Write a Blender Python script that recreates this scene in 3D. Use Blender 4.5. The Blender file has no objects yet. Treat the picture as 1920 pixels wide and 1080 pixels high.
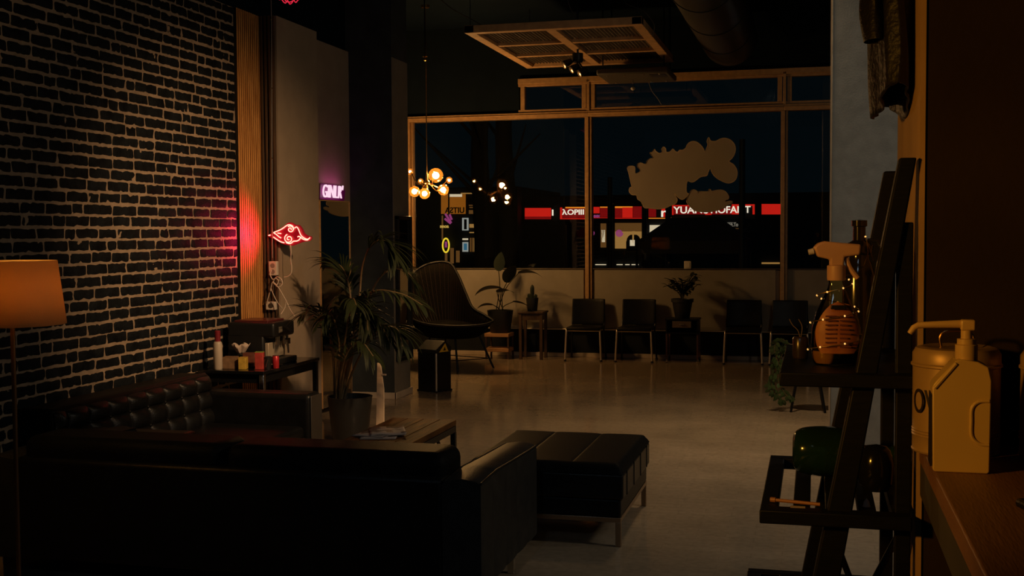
import bpy, bmesh, math, random
from mathutils import Vector, Matrix, noise
random.seed(7)
S = bpy.context.scene
COL = S.collection
R = math.radians
PI = math.pi

# ------------------------------------------------------------------ camera
CAM_H = 1.6
YAW, PITCH, ROLL, FPX = -.2545, -.0466, -.00636, 2186.0
_f = Vector((math.sin(YAW)*math.cos(PITCH), math.cos(YAW)*math.cos(PITCH), math.sin(PITCH)))
_r0 = Vector((math.cos(YAW), -math.sin(YAW), 0)); _u0 = _r0.cross(_f)
_r = _r0*math.cos(ROLL) + _u0*math.sin(ROLL); _u = _u0*math.cos(ROLL) - _r0*math.sin(ROLL)
cd = bpy.data.cameras.new('camera'); cam = bpy.data.objects.new('camera', cd); COL.objects.link(cam)
cd.sensor_width = 36; cd.lens = FPX/1920*36; cd.clip_start = .05; cd.clip_end = 200
M = Matrix.Identity(4)
for i in range(3):
    M[i][0] = _r[i]; M[i][1] = _u[i]; M[i][2] = -_f[i]
M[0][3] = 0; M[1][3] = 0; M[2][3] = CAM_H
cam.matrix_world = M
S.camera = cam
ORG = Vector((0, 0, CAM_H))

def ray(px, py):
    return _r*((px-960)/FPX) - _u*((py-540)/FPX) + _f
def atY(px, py, Y):          # the point at depth Y seen at photo pixel (px,py): measuring tool
    d = ray(px, py); return ORG + d*(Y/d.y)
def atZ(px, py, z):
    d = ray(px, py); return ORG + d*((z-CAM_H)/d.z)
def atX(px, py, X):
    d = ray(px, py); return ORG + d*(X/d.x)

# ------------------------------------------------------------------ world, exposure, large lights
w = bpy.data.worlds.new('night'); S.world = w; w.use_nodes = True
bg = w.node_tree.nodes['Background']; bg.inputs[0].default_value = (.30, .75, 1.0, 1); bg.inputs[1].default_value = .0032
S.view_settings.view_transform = 'Standard'; S.view_settings.look = 'None'
S.view_settings.exposure = 0.0; S.view_settings.gamma = 1.0
try: S.view_settings.use_curve_mapping = False
except Exception: pass
S.cycles.use_denoising = True
S.cycles.max_bounces = 8; S.cycles.transparent_max_bounces = 16
S.cycles.sample_clamp_indirect = 3.0
S.cycles.caustics_reflective = False; S.cycles.caustics_refractive = False

WARM = (1.0, .55, .22)
def light(name, kind, loc, power, color, target=None, size=.1, spot=None, blend=1.0, parent=None, size_y=None, spread=None):
    d = bpy.data.lights.new(name, kind); d.energy = power; d.color = color
    if kind == 'AREA':
        d.size = size
        if size_y: d.shape = 'RECTANGLE'; d.size_y = size_y
    else: d.shadow_soft_size = size
    if kind == 'SPOT': d.spot_size = R(spot); d.spot_blend = blend
    if spread: d.spread = R(spread)
    o = bpy.data.objects.new(name, d); COL.objects.link(o); o.location = loc
    if target is not None:
        o.rotation_euler = (Vector(target)-Vector(loc)).to_track_quat('-Z', 'Y').to_euler()
    if parent: o.parent = parent
    return o
# ceiling spot of the room, aimed at the brick wall and the slats
light('spot_brick', 'SPOT', (-.6, 5.6, 3.3), 540, (1.0, .58, .27), (-4.39, 8.1, 1.0), .12, 54, 1.0)
# white lamp of the side room behind the right pillar
light('side_room_lamp', 'AREA', (1.75, 6.2, 2.7), 8, (1.0, .90, .74), (.3, 9.0, 1.2), .5)
# second lamp of the side room, shining low across the floor onto the armrest
light('side_room_lamp', 'AREA', (2.3, 5.3, 2.5), 13, (1.0, .86, .66), (-1.4, 5.2, .3), .4)
# warm desk lamp of the reception, left of the viewer
light('reception_lamp', 'SPOT', (-1.7, .9, 1.9), 98, (1.0, .43, .045), (.24, 2.75, 1.5), .10, 58, 1.0)
# soft fill added under the ceiling to brighten the middle floor
light('ceiling_lamp', 'SPOT', (-.5, 9.0, 4.25), 320, (1.0, .68, .37), (-.3, 9.0, 0), .25, 100, 1.0)
# faint bluish fill added behind the viewer to lift the blacks
light('rear_room_light', 'SPOT', (-.8, -1.0, 3.8), 40, (.62, .82, 1.0), (-1.6, 5.5, .2), .3, 40, .8)

# ------------------------------------------------------------------ materials
_mats = {}
def mat(name, color, rough=.5, metal=0.0, var=.12, vscale=6.0, bump=0.0, bscale=60.0, emit=None, estr=0.0,
        coat=0.0, spec=.5, trans=0.0, ior=1.45, color2=None, stretch=None, sss=0.0):
    if name in _mats: return _mats[name]
    m = bpy.data.materials.new(name); m.use_nodes = True; _mats[name] = m
    nt = m.node_tree; N = nt.nodes; L = nt.links; b = N['Principled BSDF']
    tc = N.new('ShaderNodeTexCoord'); mp = N.new('ShaderNodeMapping'); L.new(tc.outputs['Object'], mp.inputs[0])
    if stretch: mp.inputs['Scale'].default_value = stretch
    n = N.new('ShaderNodeTexNoise'); n.inputs['Scale'].default_value = vscale; n.inputs['Detail'].default_value = 6
    L.new(mp.outputs[0], n.inputs['Vector'])
    rp = N.new('ShaderNodeValToRGB'); rp.color_ramp.elements[0].position = .3; rp.color_ramp.elements[1].position = .7
    c2 = color2 or tuple(min(1, c*(1+var)) for c in color)
    c1 = color if color2 else tuple(c*(1-var) for c in color)
    rp.color_ramp.elements[0].color = (*c1, 1); rp.color_ramp.elements[1].color = (*c2, 1)
    L.new(n.outputs['Fac'], rp.inputs[0]); L.new(rp.outputs[0], b.inputs['Base Color'])
    b.inputs['Roughness'].default_value = rough; b.inputs['Metallic'].default_value = metal
    b.inputs['Specular IOR Level'].default_value = spec
    if coat: b.inputs['Coat Weight'].default_value = coat; b.inputs['Coat Roughness'].default_value = .15
    if trans: b.inputs['Transmission Weight'].default_value = trans; b.inputs['IOR'].default_value = ior
    if sss: b.inputs['Subsurface Weight'].default_value = sss; b.inputs['Subsurface Radius'].default_value = (.02, .01, .005)
    if emit:
        b.inputs['Emission Color'].default_value = (*emit, 1); b.inputs['Emission Strength'].default_value = estr
    if bump:
        n2 = N.new('ShaderNodeTexNoise'); n2.inputs['Scale'].default_value = bscale; n2.inputs['Detail'].default_value = 4
        L.new(mp.outputs[0], n2.inputs['Vector'])
        bp = N.new('ShaderNodeBump'); bp.inputs['Strength'].default_value = bump; bp.inputs['Distance'].default_value = .01
        L.new(n2.outputs['Fac'], bp.inputs['Height']); L.new(bp.outputs[0], b.inputs['Normal'])
    return m

def glass_mat(name, tint=(1, 1, 1), ior=1.5, rough=0.0, gain=1.0):
    """thin pane: lets light straight through, mirrors by Fresnel"""
    if name in _mats: return _mats[name]
    m = bpy.data.materials.new(name); m.use_nodes = True; _mats[name] = m
    nt = m.node_tree; N = nt.nodes; L = nt.links; N.remove(N['Principled BSDF'])
    out = N['Material Output']; t = N.new('ShaderNodeBsdfTransparent'); g = N.new('ShaderNodeBsdfGlossy')
    t.inputs[0].default_value = (*tint, 1); g.inputs['Roughness'].default_value = rough
    fr = N.new('ShaderNodeFresnel'); fr.inputs[0].default_value = ior
    mu = N.new('ShaderNodeMath'); mu.operation = 'MULTIPLY'; mu.inputs[1].default_value = gain; mu.use_clamp = True
    L.new(fr.outputs[0], mu.inputs[0])
    mx = N.new('ShaderNodeMixShader'); L.new(mu.outputs[0], mx.inputs[0]); L.new(t.outputs[0], mx.inputs[1]); L.new(g.outputs[0], mx.inputs[2])
    L.new(mx.outputs[0], out.inputs[0]); return m

def emit_mat(name, color, s):
    if name in _mats: return _mats[name]
    m = bpy.data.materials.new(name); m.use_nodes = True; _mats[name] = m
    nt = m.node_tree; N = nt.nodes; L = nt.links; N.remove(N['Principled BSDF'])
    e = N.new('ShaderNodeEmission'); e.inputs[1].default_value = s
    tc = N.new('ShaderNodeTexCoord'); n = N.new('ShaderNodeTexNoise'); n.inputs['Scale'].default_value = 3
    rp = N.new('ShaderNodeValToRGB'); rp.color_ramp.elements[0].color = (*[c*.85 for c in color], 1); rp.color_ramp.elements[1].color = (*color, 1)
    L.new(tc.outputs['Object'], n.inputs['Vector']); L.new(n.outputs['Fac'], rp.inputs[0]); L.new(rp.outputs[0], e.inputs[0])
    L.new(e.outputs[0], N['Material Output'].inputs[0]); return m

BEIGE = mat('wall_beige', (.33, .26, .19), .8, bump=.15, bscale=40, var=.08)
BLACKWALL = mat('wall_black', (.007, .012, .019), .85, bump=.1, bscale=50, spec=.06)
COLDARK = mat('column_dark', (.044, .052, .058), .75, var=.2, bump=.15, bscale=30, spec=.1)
GREYWALL = mat('pillar_grey', (.30, .30, .275), .85, var=.14, vscale=9, bump=.15, bscale=90)
CEIL = mat('ceiling_black', (.006, .012, .022), .9, spec=.05)
ORANGEWALL = mat('wall_clay', (.42, .26, .12), .8, bump=.1)
BROWNWALL = mat('wall_brown', (.030, .020, .013), .8, bump=.1, var=.2, vscale=3, spec=.1)
SKIRT = mat('skirting', (.55, .46, .36), .4)
ALU = mat('frame_bronze', (.52, .31, .14), .38, metal=.15, var=.15, vscale=20)
CHROME = mat('chrome', (.75, .70, .64), .16, metal=1.0, var=.05)
BLACKMETAL = mat('black_metal', (.012, .013, .015), .42, metal=.4)
BLACKWOOD = mat('black_wood', (.006, .0065, .007), .5, var=.3, vscale=20, stretch=(1, 1, 8), spec=.2)
LEATHER = mat('black_leather', (.008, .0085, .009), .34, var=.25, vscale=12, bump=.2, bscale=160, spec=.30)
LEATHER2 = mat('black_leather_plain', (.007, .0075, .008), .42, var=.25, vscale=8, bump=.15, bscale=140, spec=.2)
BLACKPL = mat('black_plastic', (.010, .011, .012), .4)
POTBLACK = mat('black_pot', (.013, .014, .015), .5)
SOIL = mat('soil', (.03, .02, .012), .95, bump=.5)
LEAF = mat('palm_leaf', (.018, .025, .009), .55, var=.4, vscale=5, spec=.22)
DARKLEAF = mat('dark_leaf', (.018, .026, .012), .45, var=.3)
STEM = mat('stem', (.16, .11, .05), .6, var=.3)
WHITEPL = mat('white_plastic', (.62, .58, .52), .4)
CABLE = mat('white_cable', (.70, .64, .56), .45)
PAPER = mat('paper', (.55, .45, .38), .7)
GLOBE = glass_mat('globe_glass', (1, .80, .55), 1.5, gain=1.6)
_n = GLOBE.node_tree; _d = _n.nodes.new('ShaderNodeBsdfTranslucent'); _d.inputs[0].default_value = (1, .42, .07, 1)   # faint amber frosting
_a = _n.nodes.new('ShaderNodeMixShader'); _a.inputs[0].default_value = .010
_o = _n.nodes['Material Output']; _n.links.new(_o.inputs[0].links[0].from_socket, _a.inputs[1]); _n.links.new(_d.outputs[0], _a.inputs[2]); _n.links.new(_a.outputs[0], _o.inputs[0])
PANE = glass_mat('window_glass', (.93, .95, .95), 1.5)

LEATHER3 = mat('black_leather_matte', (.007, .0075, .008), .5, var=.25, vscale=12, bump=.2, bscale=160, spec=.05)
LEATHER4 = mat('black_leather_worn', (.030, .0295, .028), .42, var=.2, vscale=14, bump=.2, bscale=160, spec=.10)  # lit sheen of the armrests put into a lighter base colour
LEGCHROME = mat('leg_chrome', (.85, .74, .58), .3, metal=.6, var=.05)

# ------------------------------------------------------------------ mesh helpers
class MB:
    def __init__(s): s.v = []; s.f = []
    def add(s, vs, fs):
        o = len(s.v); s.v += [tuple(v) for v in vs]; s.f += [tuple(i+o for i in f) for f in fs]; return s
    def box(s, x0, x1, y0, y1, z0, z1, m=None):
        vs = [Vector((x, y, z)) for x in (x0, x1) for y in (y0, y1) for z in (z0, z1)]
        if m is not None: vs = [m @ v for v in vs]
        return s.add(vs, [(0, 1, 3, 2), (4, 6, 7, 5), (0, 4, 5, 1), (2, 3, 7, 6), (0, 2, 6, 4), (1, 5, 7, 3)])
    def tube(s, pts, r, n=8, closed=False, flat=1.0):
        pts = [Vector(p) for p in pts]; k = len(pts)
        rs = r if isinstance(r, (list, tuple)) else [r]*k
        rings = []; up = None
        for i, p in enumerate(pts):
            if closed: t = pts[(i+1) % k]-pts[i-1]
            else: t = pts[min(i+1, k-1)]-pts[max(i-1, 0)]
            if t.length < 1e-9: t = Vector((0, 0, 1))
            t.normalize()
            if up is None:
                up = Vector((0, 0, 1)) if abs(t.z) < .9 else Vector((1, 0, 0))
            a = t.cross(up)
            if a.length < 1e-6: a = t.orthogonal()
            a.normalize(); up = a.cross(t).normalized()
            rings.append([p + (a*math.cos(2*PI*j/n) + up*flat*math.sin(2*PI*j/n))*rs[i] for j in range(n)])
        vs = [v for rg in rings for v in rg]; fs = []
        for i in range(k if closed else k-1):
            i2 = (i+1) % k
            for j in range(n):
                j2 = (j+1) % n; fs.append((i*n+j, i*n+j2, i2*n+j2, i2*n+j))
        if not closed: fs += [tuple(range(n-1, -1, -1)), tuple((k-1)*n+j for j in range(n))]
        return s.add(vs, fs)
    def lathe(s, prof, n=24, c=(0, 0, 0), m=None, sx=1.0, sy=1.0):
        vs = []; fs = []; k = len(prof)
        for (r, z) in prof:
            for j in range(n):
                a = 2*PI*j/n; v = Vector((c[0]+r*sx*math.cos(a), c[1]+r*sy*math.sin(a), c[2]+z)); vs.append(m @ v if m is not None else v)
        for i in range(k-1):
            for j in range(n): j2 = (j+1) % n; fs.append((i*n+j, i*n+j2, (i+1)*n+j2, (i+1)*n+j))
        if prof[0][0] > 1e-6: fs.append(tuple(range(n-1, -1, -1)))
        if prof[-1][0] > 1e-6: fs.append(tuple((k-1)*n+j for j in range(n)))
        return s.add(vs, fs)
    def sphere(s, c, r, nu=16, nv=10, sz=1.0):
        return s.lathe([(max(1e-5, r*math.sin(PI*i/nv)), -r*sz*math.cos(PI*i/nv)) for i in range(nv+1)], nu, c)
    def prism(s, poly, fn0, fn1):
        """poly of 2-d points; fn0 / fn1 map a point to the two end caps"""
        k = len(poly); vs = [fn0(*p) for p in poly]+[fn1(*p) for p in poly]
        fs = [tuple(range(k-1, -1, -1)), tuple(range(k, 2*k))]+[(i, (i+1) % k, k+(i+1) % k, k+i) for i in range(k)]
        return s.add(vs, fs)
    def grid(s, fn, nu, nv):
        vs = [fn(i/nu, j/nv) for i in range(nu+1) for j in range(nv+1)]
        fs = [(i*(nv+1)+j, (i+1)*(nv+1)+j, (i+1)*(nv+1)+j+1, i*(nv+1)+j+1) for i in range(nu) for j in range(nv)]
        return s.add(vs, fs)
    def leaf(s, base, d, side, length, width, droop=.3, n=6, fold=.25, tip=1.0):
        """a blade from base along d, drooping, with a raised V fold"""
        d = Vector(d).normalized(); side = Vector(side).normalized(); p = Vector(base); vs = []; fs = []
        up = side.cross(d).normalized()
        for i in range(n+1):
            t = i/n; wd = width*math.sin(PI*min(1, .08+t**.8*.92))**.8 if i < n else .0005
            vs += [p+side*wd+up*wd*fold, p.copy(), p-side*wd+up*wd*fold]
            d2 = (d+Vector((0, 0, -droop*t*2.0/n*2))).normalized(); d = d2; up = side.cross(d).normalized(); p = p+d*(length/n)
        for i in range(n):
            a = i*3; fs += [(a, a+1, a+4, a+3), (a+1, a+2, a+5, a+4)]
        return s.add(vs, fs)
    def build(s, name, material, parent=None, smooth=True, bevel=0.0, seg=2, sub=0, solid=0.0):
        me = bpy.data.meshes.new(name); me.from_pydata(s.v, [], s.f); me.update()
        bm = bmesh.new(); bm.from_mesh(me); bmesh.ops.recalc_face_normals(bm, faces=bm.faces); bm.to_mesh(me); bm.free()
        me.materials.append(material)
        if smooth:
            me.polygons.foreach_set('use_smooth', [True]*len(me.polygons))
            try: me.set_sharp_from_angle(angle=R(38))
            except Exception: pass
        o = bpy.data.objects.new(name, me); COL.objects.link(o)
        if parent is not None: o.parent = parent
        if solid:
            md = o.modifiers.new('solid', 'SOLIDIFY'); md.thickness = solid; md.offset = 0
        if bevel:
            md = o.modifiers.new('bevel', 'BEVEL'); md.width = bevel; md.segments = seg; md.limit_method = 'ANGLE'; md.angle_limit = R(40)
        if sub:
            md = o.modifiers.new('sub', 'SUBSURF'); md.levels = sub; md.render_levels = sub
        return o

def box(*a, m=None): return MB().box(*a, m=m)
def tag(o, label, cat, group=None, kind=None):
    o['label'] = label; o['category'] = cat
    if group: o['group'] = group
    if kind: o['kind'] = kind
    return o
def thing(name, label, cat, loc=(0, 0, 0), rz=0.0, group=None):
    o = bpy.data.objects.new(name, None); COL.objects.link(o); o.location = loc; o.rotation_euler = (0, 0, rz); o.empty_display_size = .05
    return tag(o, label, cat, group)
def struct(name, mb, m, parent=None, **k):
    o = mb.build(name, m, parent, **k)
    if parent is None: o['kind'] = 'structure'
    return o
def sempty(name):
    o = bpy.data.objects.new(name, None); COL.objects.link(o); o['kind'] = 'structure'; o.empty_display_size = .05; return o
def dup(root, loc, label, rz=None, group=None):
    r = root.copy(); COL.objects.link(r); r.location = loc; r['label'] = label
    if rz is not None: r.rotation_euler = (0, 0, rz)
    if group: r['group'] = group
    for ch in root.children:
        c = ch.copy(); COL.objects.link(c); c.parent = r
        for g in ch.children:
            d = g.copy(); COL.objects.link(d); d.parent = c
    return r
def text(name, body, size, m, parent, loc, rot=(PI/2, 0, 0), extrude=.01, sx=1.0, shear=0.0, align='LEFT', offset=0.0):
    cu = bpy.data.curves.new(name, 'FONT'); cu.body = body; cu.size = size; cu.extrude = extrude; cu.align_x = align; cu.shear = shear; cu.offset = offset
    cu.materials.append(m); o = bpy.data.objects.new(name, cu); COL.objects.link(o); o.location = loc; o.rotation_euler = rot; o.scale.x = sx
    bpy.context.view_layer.update()
    me = bpy.data.meshes.new_from_object(o); bpy.data.objects.remove(o); o = bpy.data.objects.new(name, me); COL.objects.link(o)
    o.location = loc; o.rotation_euler = rot; o.scale.x = sx
    if parent is not None: o.parent = parent
    return o
def catmull(pts, k=6, closed=False):
    pts = [Vector(p) for p in pts]; n = len(pts); out = []
    for i in range(n if closed else n-1):
        g = (lambda j: pts[j % n]) if closed else (lambda j: pts[max(0, min(n-1, j))])
        p0, p1, p2, p3 = g(i-1), g(i), g(i+1), g(i+2)
        for q in range(k):
            t = q/k
            out.append(.5*((2*p1)+(p2-p0)*t+(2*p0-5*p1+4*p2-p3)*t*t+(3*p1-p0-3*p2+p3)*t**3))
    if not closed: out.append(pts[-1])
    return out

# ------------------------------------------------------------------ setting
WY = 14.78            # inner face of the window wall
LX = -4.39            # left wall
ZC = 4.3
# floor
def floor_mat():
    m = bpy.data.materials.new('floor_concrete'); m.use_nodes = True; nt = m.node_tree; N = nt.nodes; L = nt.links; b = N['Principled BSDF']
    tc = N.new('ShaderNodeTexCoord')
    n1 = N.new('ShaderNodeTexNoise'); n1.inputs['Scale'].default_value = 1.6; n1.inputs['Detail'].default_value = 8
    n2 = N.new('ShaderNodeTexNoise'); n2.inputs['Scale'].default_value = 26; n2.inputs['Detail'].default_value = 8
    br = N.new('ShaderNodeTexBrick'); br.inputs['Scale'].default_value = 1.0; br.inputs['Mortar Size'].default_value = .004
    br.inputs['Brick Width'].default_value = .30; br.inputs['Row Height'].default_value = .075
    br.inputs['Color1'].default_value = (.86, .86, .86, 1); br.inputs['Color2'].default_value = (1, 1, 1, 1); br.inputs['Mortar'].default_value = (.78, .78, .78, 1)
    for n in (n1, n2, br): L.new(tc.outputs['Object'], n.inputs['Vector'])
    r1 = N.new('ShaderNodeValToRGB'); r1.color_ramp.elements[0].position = .3; r1.color_ramp.elements[1].position = .72
    r1.color_ramp.elements[0].color = (.33, .26, .18, 1); r1.color_ramp.elements[1].color = (.47, .37, .26, 1)
    L.new(n1.outputs['Fac'], r1.inputs[0])
    r2 = N.new('ShaderNodeValToRGB'); r2.color_ramp.elements[0].position = .35; r2.color_ramp.elements[1].position = .6
    r2.color_ramp.elements[0].color = (.86, .86, .86, 1); r2.color_ramp.elements[1].color = (1, 1, 1, 1)
    L.new(n2.outputs['Fac'], r2.inputs[0])
    a = N.new('ShaderNodeMix'); a.data_type = 'RGBA'; a.blend_type = 'MULTIPLY'; a.inputs['Factor'].default_value = 1
    L.new(r1.outputs[0], a.inputs['A']); L.new(r2.outputs[0], a.inputs['B'])
    c = N.new('ShaderNodeMix'); c.data_type = 'RGBA'; c.blend_type = 'MULTIPLY'; c.inputs['Factor'].default_value = .6
    L.new(a.outputs['Result'], c.inputs['A']); L.new(br.outputs['Color'], c.inputs['B']); L.new(c.outputs['Result'], b.inputs['Base Color'])
    rr = N.new('ShaderNodeMapRange'); rr.inputs['To Min'].default_value = .07; rr.inputs['To Max'].default_value = .18
    L.new(n2.outputs['Fac'], rr.inputs['Value']); L.new(rr.outputs[0], b.inputs['Roughness'])
    bp = N.new('ShaderNodeBump'); bp.inputs['Strength'].default_value = .03; bp.inputs['Distance'].default_value = .01
    L.new(n2.outputs['Fac'], bp.inputs['Height']); L.new(bp.outputs[0], b.inputs['Normal'])
    return m
struct('floor', box(-6.5, 4.0, -1.5, WY+.22, -.1, 0), floor_mat(), smooth=False)
struct('ceiling', box(-6.5, 4.0, -1.5, WY+.22, ZC, ZC+.1), CEIL, smooth=False)
struct('wall_left', box(LX-.25, LX-.03, -1.5, 10.63, 0, ZC), BLACKWALL, smooth=False)
struct('wall_left_rear', box(-5.55, -5.30, 11.07, WY+.22, 0, ZC), BLACKWALL, smooth=False)
struct('wall_right', box(2.9, 3.1, 3.5, WY+.22, 0, ZC), BLACKWALL, smooth=False)
# brick facing: mortar bed and individually shaped bricks in one wall mesh
MORT = mat('mortar', (.36, .27, .19), .9, var=.18, vscale=14, bump=.6, bscale=45)
BRICK = mat('brick_black', (.009, .0115, .0145), .68, var=.5, vscale=9, bump=.6, bscale=55, spec=.12)
ZT = 3.37
bw = sempty('wall_brick')
mb = MB()
def mortar(u, v):
    y = -1.2+u*(8.315+1.2); z = v*ZT
    return Vector((LX+.0004+.0026*noise.noise(Vector((y*9, z*9, 3)))+.0026*noise.noise(Vector((y*31, z*31, 1))), y, z))
mb.grid(mortar, 640, 230); mb.build('mortar_bed', MORT, bw)
mb = MB(); rowh = .0752; z = .0
while z < ZT-.03:
    y = -1.2-random.random()*.2
    while y < 8.31:
        L_ = random.choice((.235, .235, .215, .25, .2, .115, .29, .26))*random.uniform(.93, 1.07)
        y1 = min(y+L_, 8.325)
        if y1 > -1.2 and y1-y > .05:
            g = random.uniform(.009, .014); a0, a1 = max(y, -1.2)+g*.5, y1-g*.5
            h0, h1 = z+random.uniform(.006, .010), z+rowh-random.uniform(.006, .010)
            h1 = min(h1, ZT-.005)
            dz = random.uniform(-.003, .003); rd = random.uniform(.006, .018)
            out = []
            for (cx, cz, s0) in ((a1-rd, h1-rd, 0), (a0+rd, h1-rd, 90), (a0+rd, h0+rd, 180), (a1-rd, h0+rd, 270)):
                for q in range(4):
                    an = R(s0+q*30); out.append((cx+rd*math.cos(an), cz+rd*math.sin(an)))
            # chipped long edges where mortar smears over the face
            pts = []
            for i in range(len(out)):
                p, q_ = out[i], out[(i+1) % len(out)]; pts.append(p)
                ln = math.hypot(q_[0]-p[0], q_[1]-p[1]); k = int(ln/.022)
                for t in range(1, k): pts.append((p[0]+(q_[0]-p[0])*t/k, p[1]+(q_[1]-p[1])*t/k))
            ps = random.random()*50; cy, cz = (a0+a1)/2, (h0+h1)/2; P2 = []
            for (yy, zz) in pts:
                e = .010*noise.noise(Vector((yy*26, zz*26+ps, ps)))-.0008
                if noise.noise(Vector((yy*60, zz*60, ps))) > .42: e -= .008
                dy, dzz = yy-cy, zz-cz; l = math.hypot(dy, dzz) or 1
                P2.append((yy+dy/l*e, zz+dzz/l*e*1.1+dz))
            X0 = LX-.006; X1 = LX+random.uniform(.0025, .0055); tilt = random.uniform(-.0015, .0015)
            k = len(P2); vs = [Vector((X0, p[0], p[1])) for p in P2]
            vs += [Vector((X1-.0015, p[0], p[1])) for p in P2]
            vs += [Vector((X1+tilt*(p[0]-cy)/.12, cy+(p[0]-cy)*.975, cz+(p[1]-cz)*.93)) for p in P2]
            fs = [(i, (i+1) % k, k+(i+1) % k, k+i) for i in range(k)]+[(k+i, k+(i+1) % k, 2*k+(i+1) % k, 2*k+i) for i in range(k)]
            fs.append(tuple(2*k+i for i in range(k)))
            mb.add(vs, fs)
        y = y1
    z += rowh
mb.build('bricks', BRICK, bw)
# wooden slats beside the brick and round onto the pier
SLAT = mat('slat_oak', (.50, .21, .055), .5, color2=(.85, .42, .13), vscale=7, stretch=(6, 6, .7), bump=.2, bscale=20)
FELT = mat('slat_felt', (.006, .006, .006), .95, spec=.05)
st = sempty('trim_slats')
mb = MB(); y = 8.328
mc = MB()
while y < 8.70: mc.box(LX-.02, LX+.020, y+.001, y+.018, .0, ZT-.002); mb.box(LX+.0195, LX+.0235, y, y+.019, .0, ZT); y += .0335
mb.build('slat_faces', SLAT, st, smooth=False); mc.build('slat_cores', mat('slat_core', (.012, .007, .004), .7), st, smooth=False)
box(LX-.03, LX-.012, 8.322, 8.72, 0, ZT).build('felt', FELT, st, smooth=False)
SLATD = mat('slat_dark', (.045, .030, .020), .55, color2=(.10, .055, .03), vscale=7, stretch=(6, 6, .7))  # shade on the pier's front face put into a darker slat colour
st2 = sempty('trim_slats_pier')
mb = MB(); x = LX+.035
while x < -4.235: mb.box(x, x+.019, 8.695, 8.735, 0, ZT); x += .0335
mb.build('slats', SLATD, st2, bevel=.002)
struct('pier_left', box(LX-.03, -4.22, 8.72, 9.505, 0, ZT), BEIGE, smooth=False)
struct('wall_recess', box(LX-.03, LX, 9.505, 10.63, 0, ZT), BEIGE, smooth=False)
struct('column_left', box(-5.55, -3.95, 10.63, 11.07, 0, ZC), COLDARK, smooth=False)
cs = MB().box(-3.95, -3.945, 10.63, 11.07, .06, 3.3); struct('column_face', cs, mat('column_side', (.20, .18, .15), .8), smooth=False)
mb = MB().box(-4.39, -3.93, 10.612, 10.63, 0, .062).box(-3.945, -3.927, 10.612, 11.09, 0, .062)
struct('baseboard_column', mb, SKIRT, bevel=.003)
# far wall
FARBLACK = BLACKWALL
struct('wall_far_lower', box(-5.30, 2.9, WY+.03, WY+.22, 0, .36), mat('plinth_dark', (.013, .016, .018), .6, spec=.15), smooth=False)
ZS = 1.135
mb = MB()
for x0, x1 in ((-5.30, -2.885), (-2.745, -.47), (-.33, 2.9)): mb.box(x0, x1, WY-.01, WY+.2, .365, ZS)
mb.box(-5.30, 2.9, WY+.012, WY+.2, .365, ZS-.01)
struct('wall_far_panel', mb, mat('panel_beige', (.295, .262, .21), .8, bump=.15, bscale=40, var=.08), bevel=.004)
struct('trim_sill', box(-5.30, 2.9, WY-.025, WY+.2, ZS, ZS+.012), mat('sill', (.10, .075, .05), .5), bevel=.003)
struct('trim_panel_edge', box(-5.30, 2.9, WY-.03, WY+.02, .352, .367), LEGCHROME, bevel=.003)
struct('baseboard_far', box(-5.30, 2.9, WY-.02, WY+.03, 0, .052), SKIRT, bevel=.003)
struct('wall_far_upper', box(-5.30, 2.9, WY+.02, WY+.22, 3.60, ZC), BLACKWALL, smooth=False)
struct('wall_far_corner', box(-5.30, -3.74, WY+.02, WY+.22, 3.19, 3.60), BLACKWALL, smooth=False)
# window frames
XM = [-5.262, -2.817, -.372, 2.075]
HW = .042
ws = []
for i in range(3):
    wo = sempty('window_%d' % (i+1)); ws.append(wo)
    x0, x1 = XM[i], XM[i+1]
    mb = MB()
    if i == 0:
        mb.box(x0, x0+.035, WY-.055, WY+.1, ZS+.012, 3.085); mb.box(x0+.05, x0+.064, WY-.02, WY+.08, ZS+.02, 3.085)
    mb.box(x1-HW, x1+HW*.2, WY-.055, WY+.1, .43, 3.085); mb.box(x1+HW*.3, x1+HW, WY-.035, WY+.1, .43, 3.085)
    mb.build('mullion', ALU, wo, bevel=.004)
    mb = MB().box(x0, x1, WY-.05, WY+.1, 3.085, 3.16).box(x0, x1, WY-.065, WY+.06, 3.12, 3.135)
    mb.build('rail', ALU, wo, bevel=.004)
    box(x0, x1, WY+.04, WY+.048, ZS+.012, 3.09).build('pane', PANE, wo, smooth=False)
    t0 = x0 if i else -3.74
    mb = MB()
    mb.box(t0, x1, WY-.02, WY+.08, 3.16, 3.20).box(t0, x1, WY-.04, WY+.08, 3.53, 3.60).box(t0, x1, WY-.02, WY+.08, 3.50, 3.53)
    mb.box(t0+.03, t0+.085, WY-.02, WY+.08, 3.2, 3.5).box(x1-.085, x1-.03, WY-.02, WY+.08, 3.2, 3.5).box(x1-.018, x1+.018, WY-.04, WY+.08, 3.16, 3.56)
    mb.build('transom_frame', ALU, wo, bevel=.003)
    box(t0, x1, WY+.04, WY+.048, 3.2, 3.5).build('transom_pane', PANE, wo, smooth=False)
# right pillar, wall block with counter
struct('pillar_right', box(.115, .80, 8.99, 9.55, 0, ZC), GREYWALL, bevel=.006)
struct('trim_pillar', box(.103, .114, 8.985, 9.0, 0, ZC), mat('corner_bead', (.5, .36, .22), .5), smooth=False)  # thin strip added for the orange light along the pillar edge
CX = .2265
struct('wall_block', box(CX+.012, 3.1, 2.79, 3.52, 0, ZC), BROWNWALL, smooth=False)
struct('wall_block_side', box(CX, CX+.012, 2.785, 3.52, 0, ZC), ORANGEWALL, smooth=False)
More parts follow.
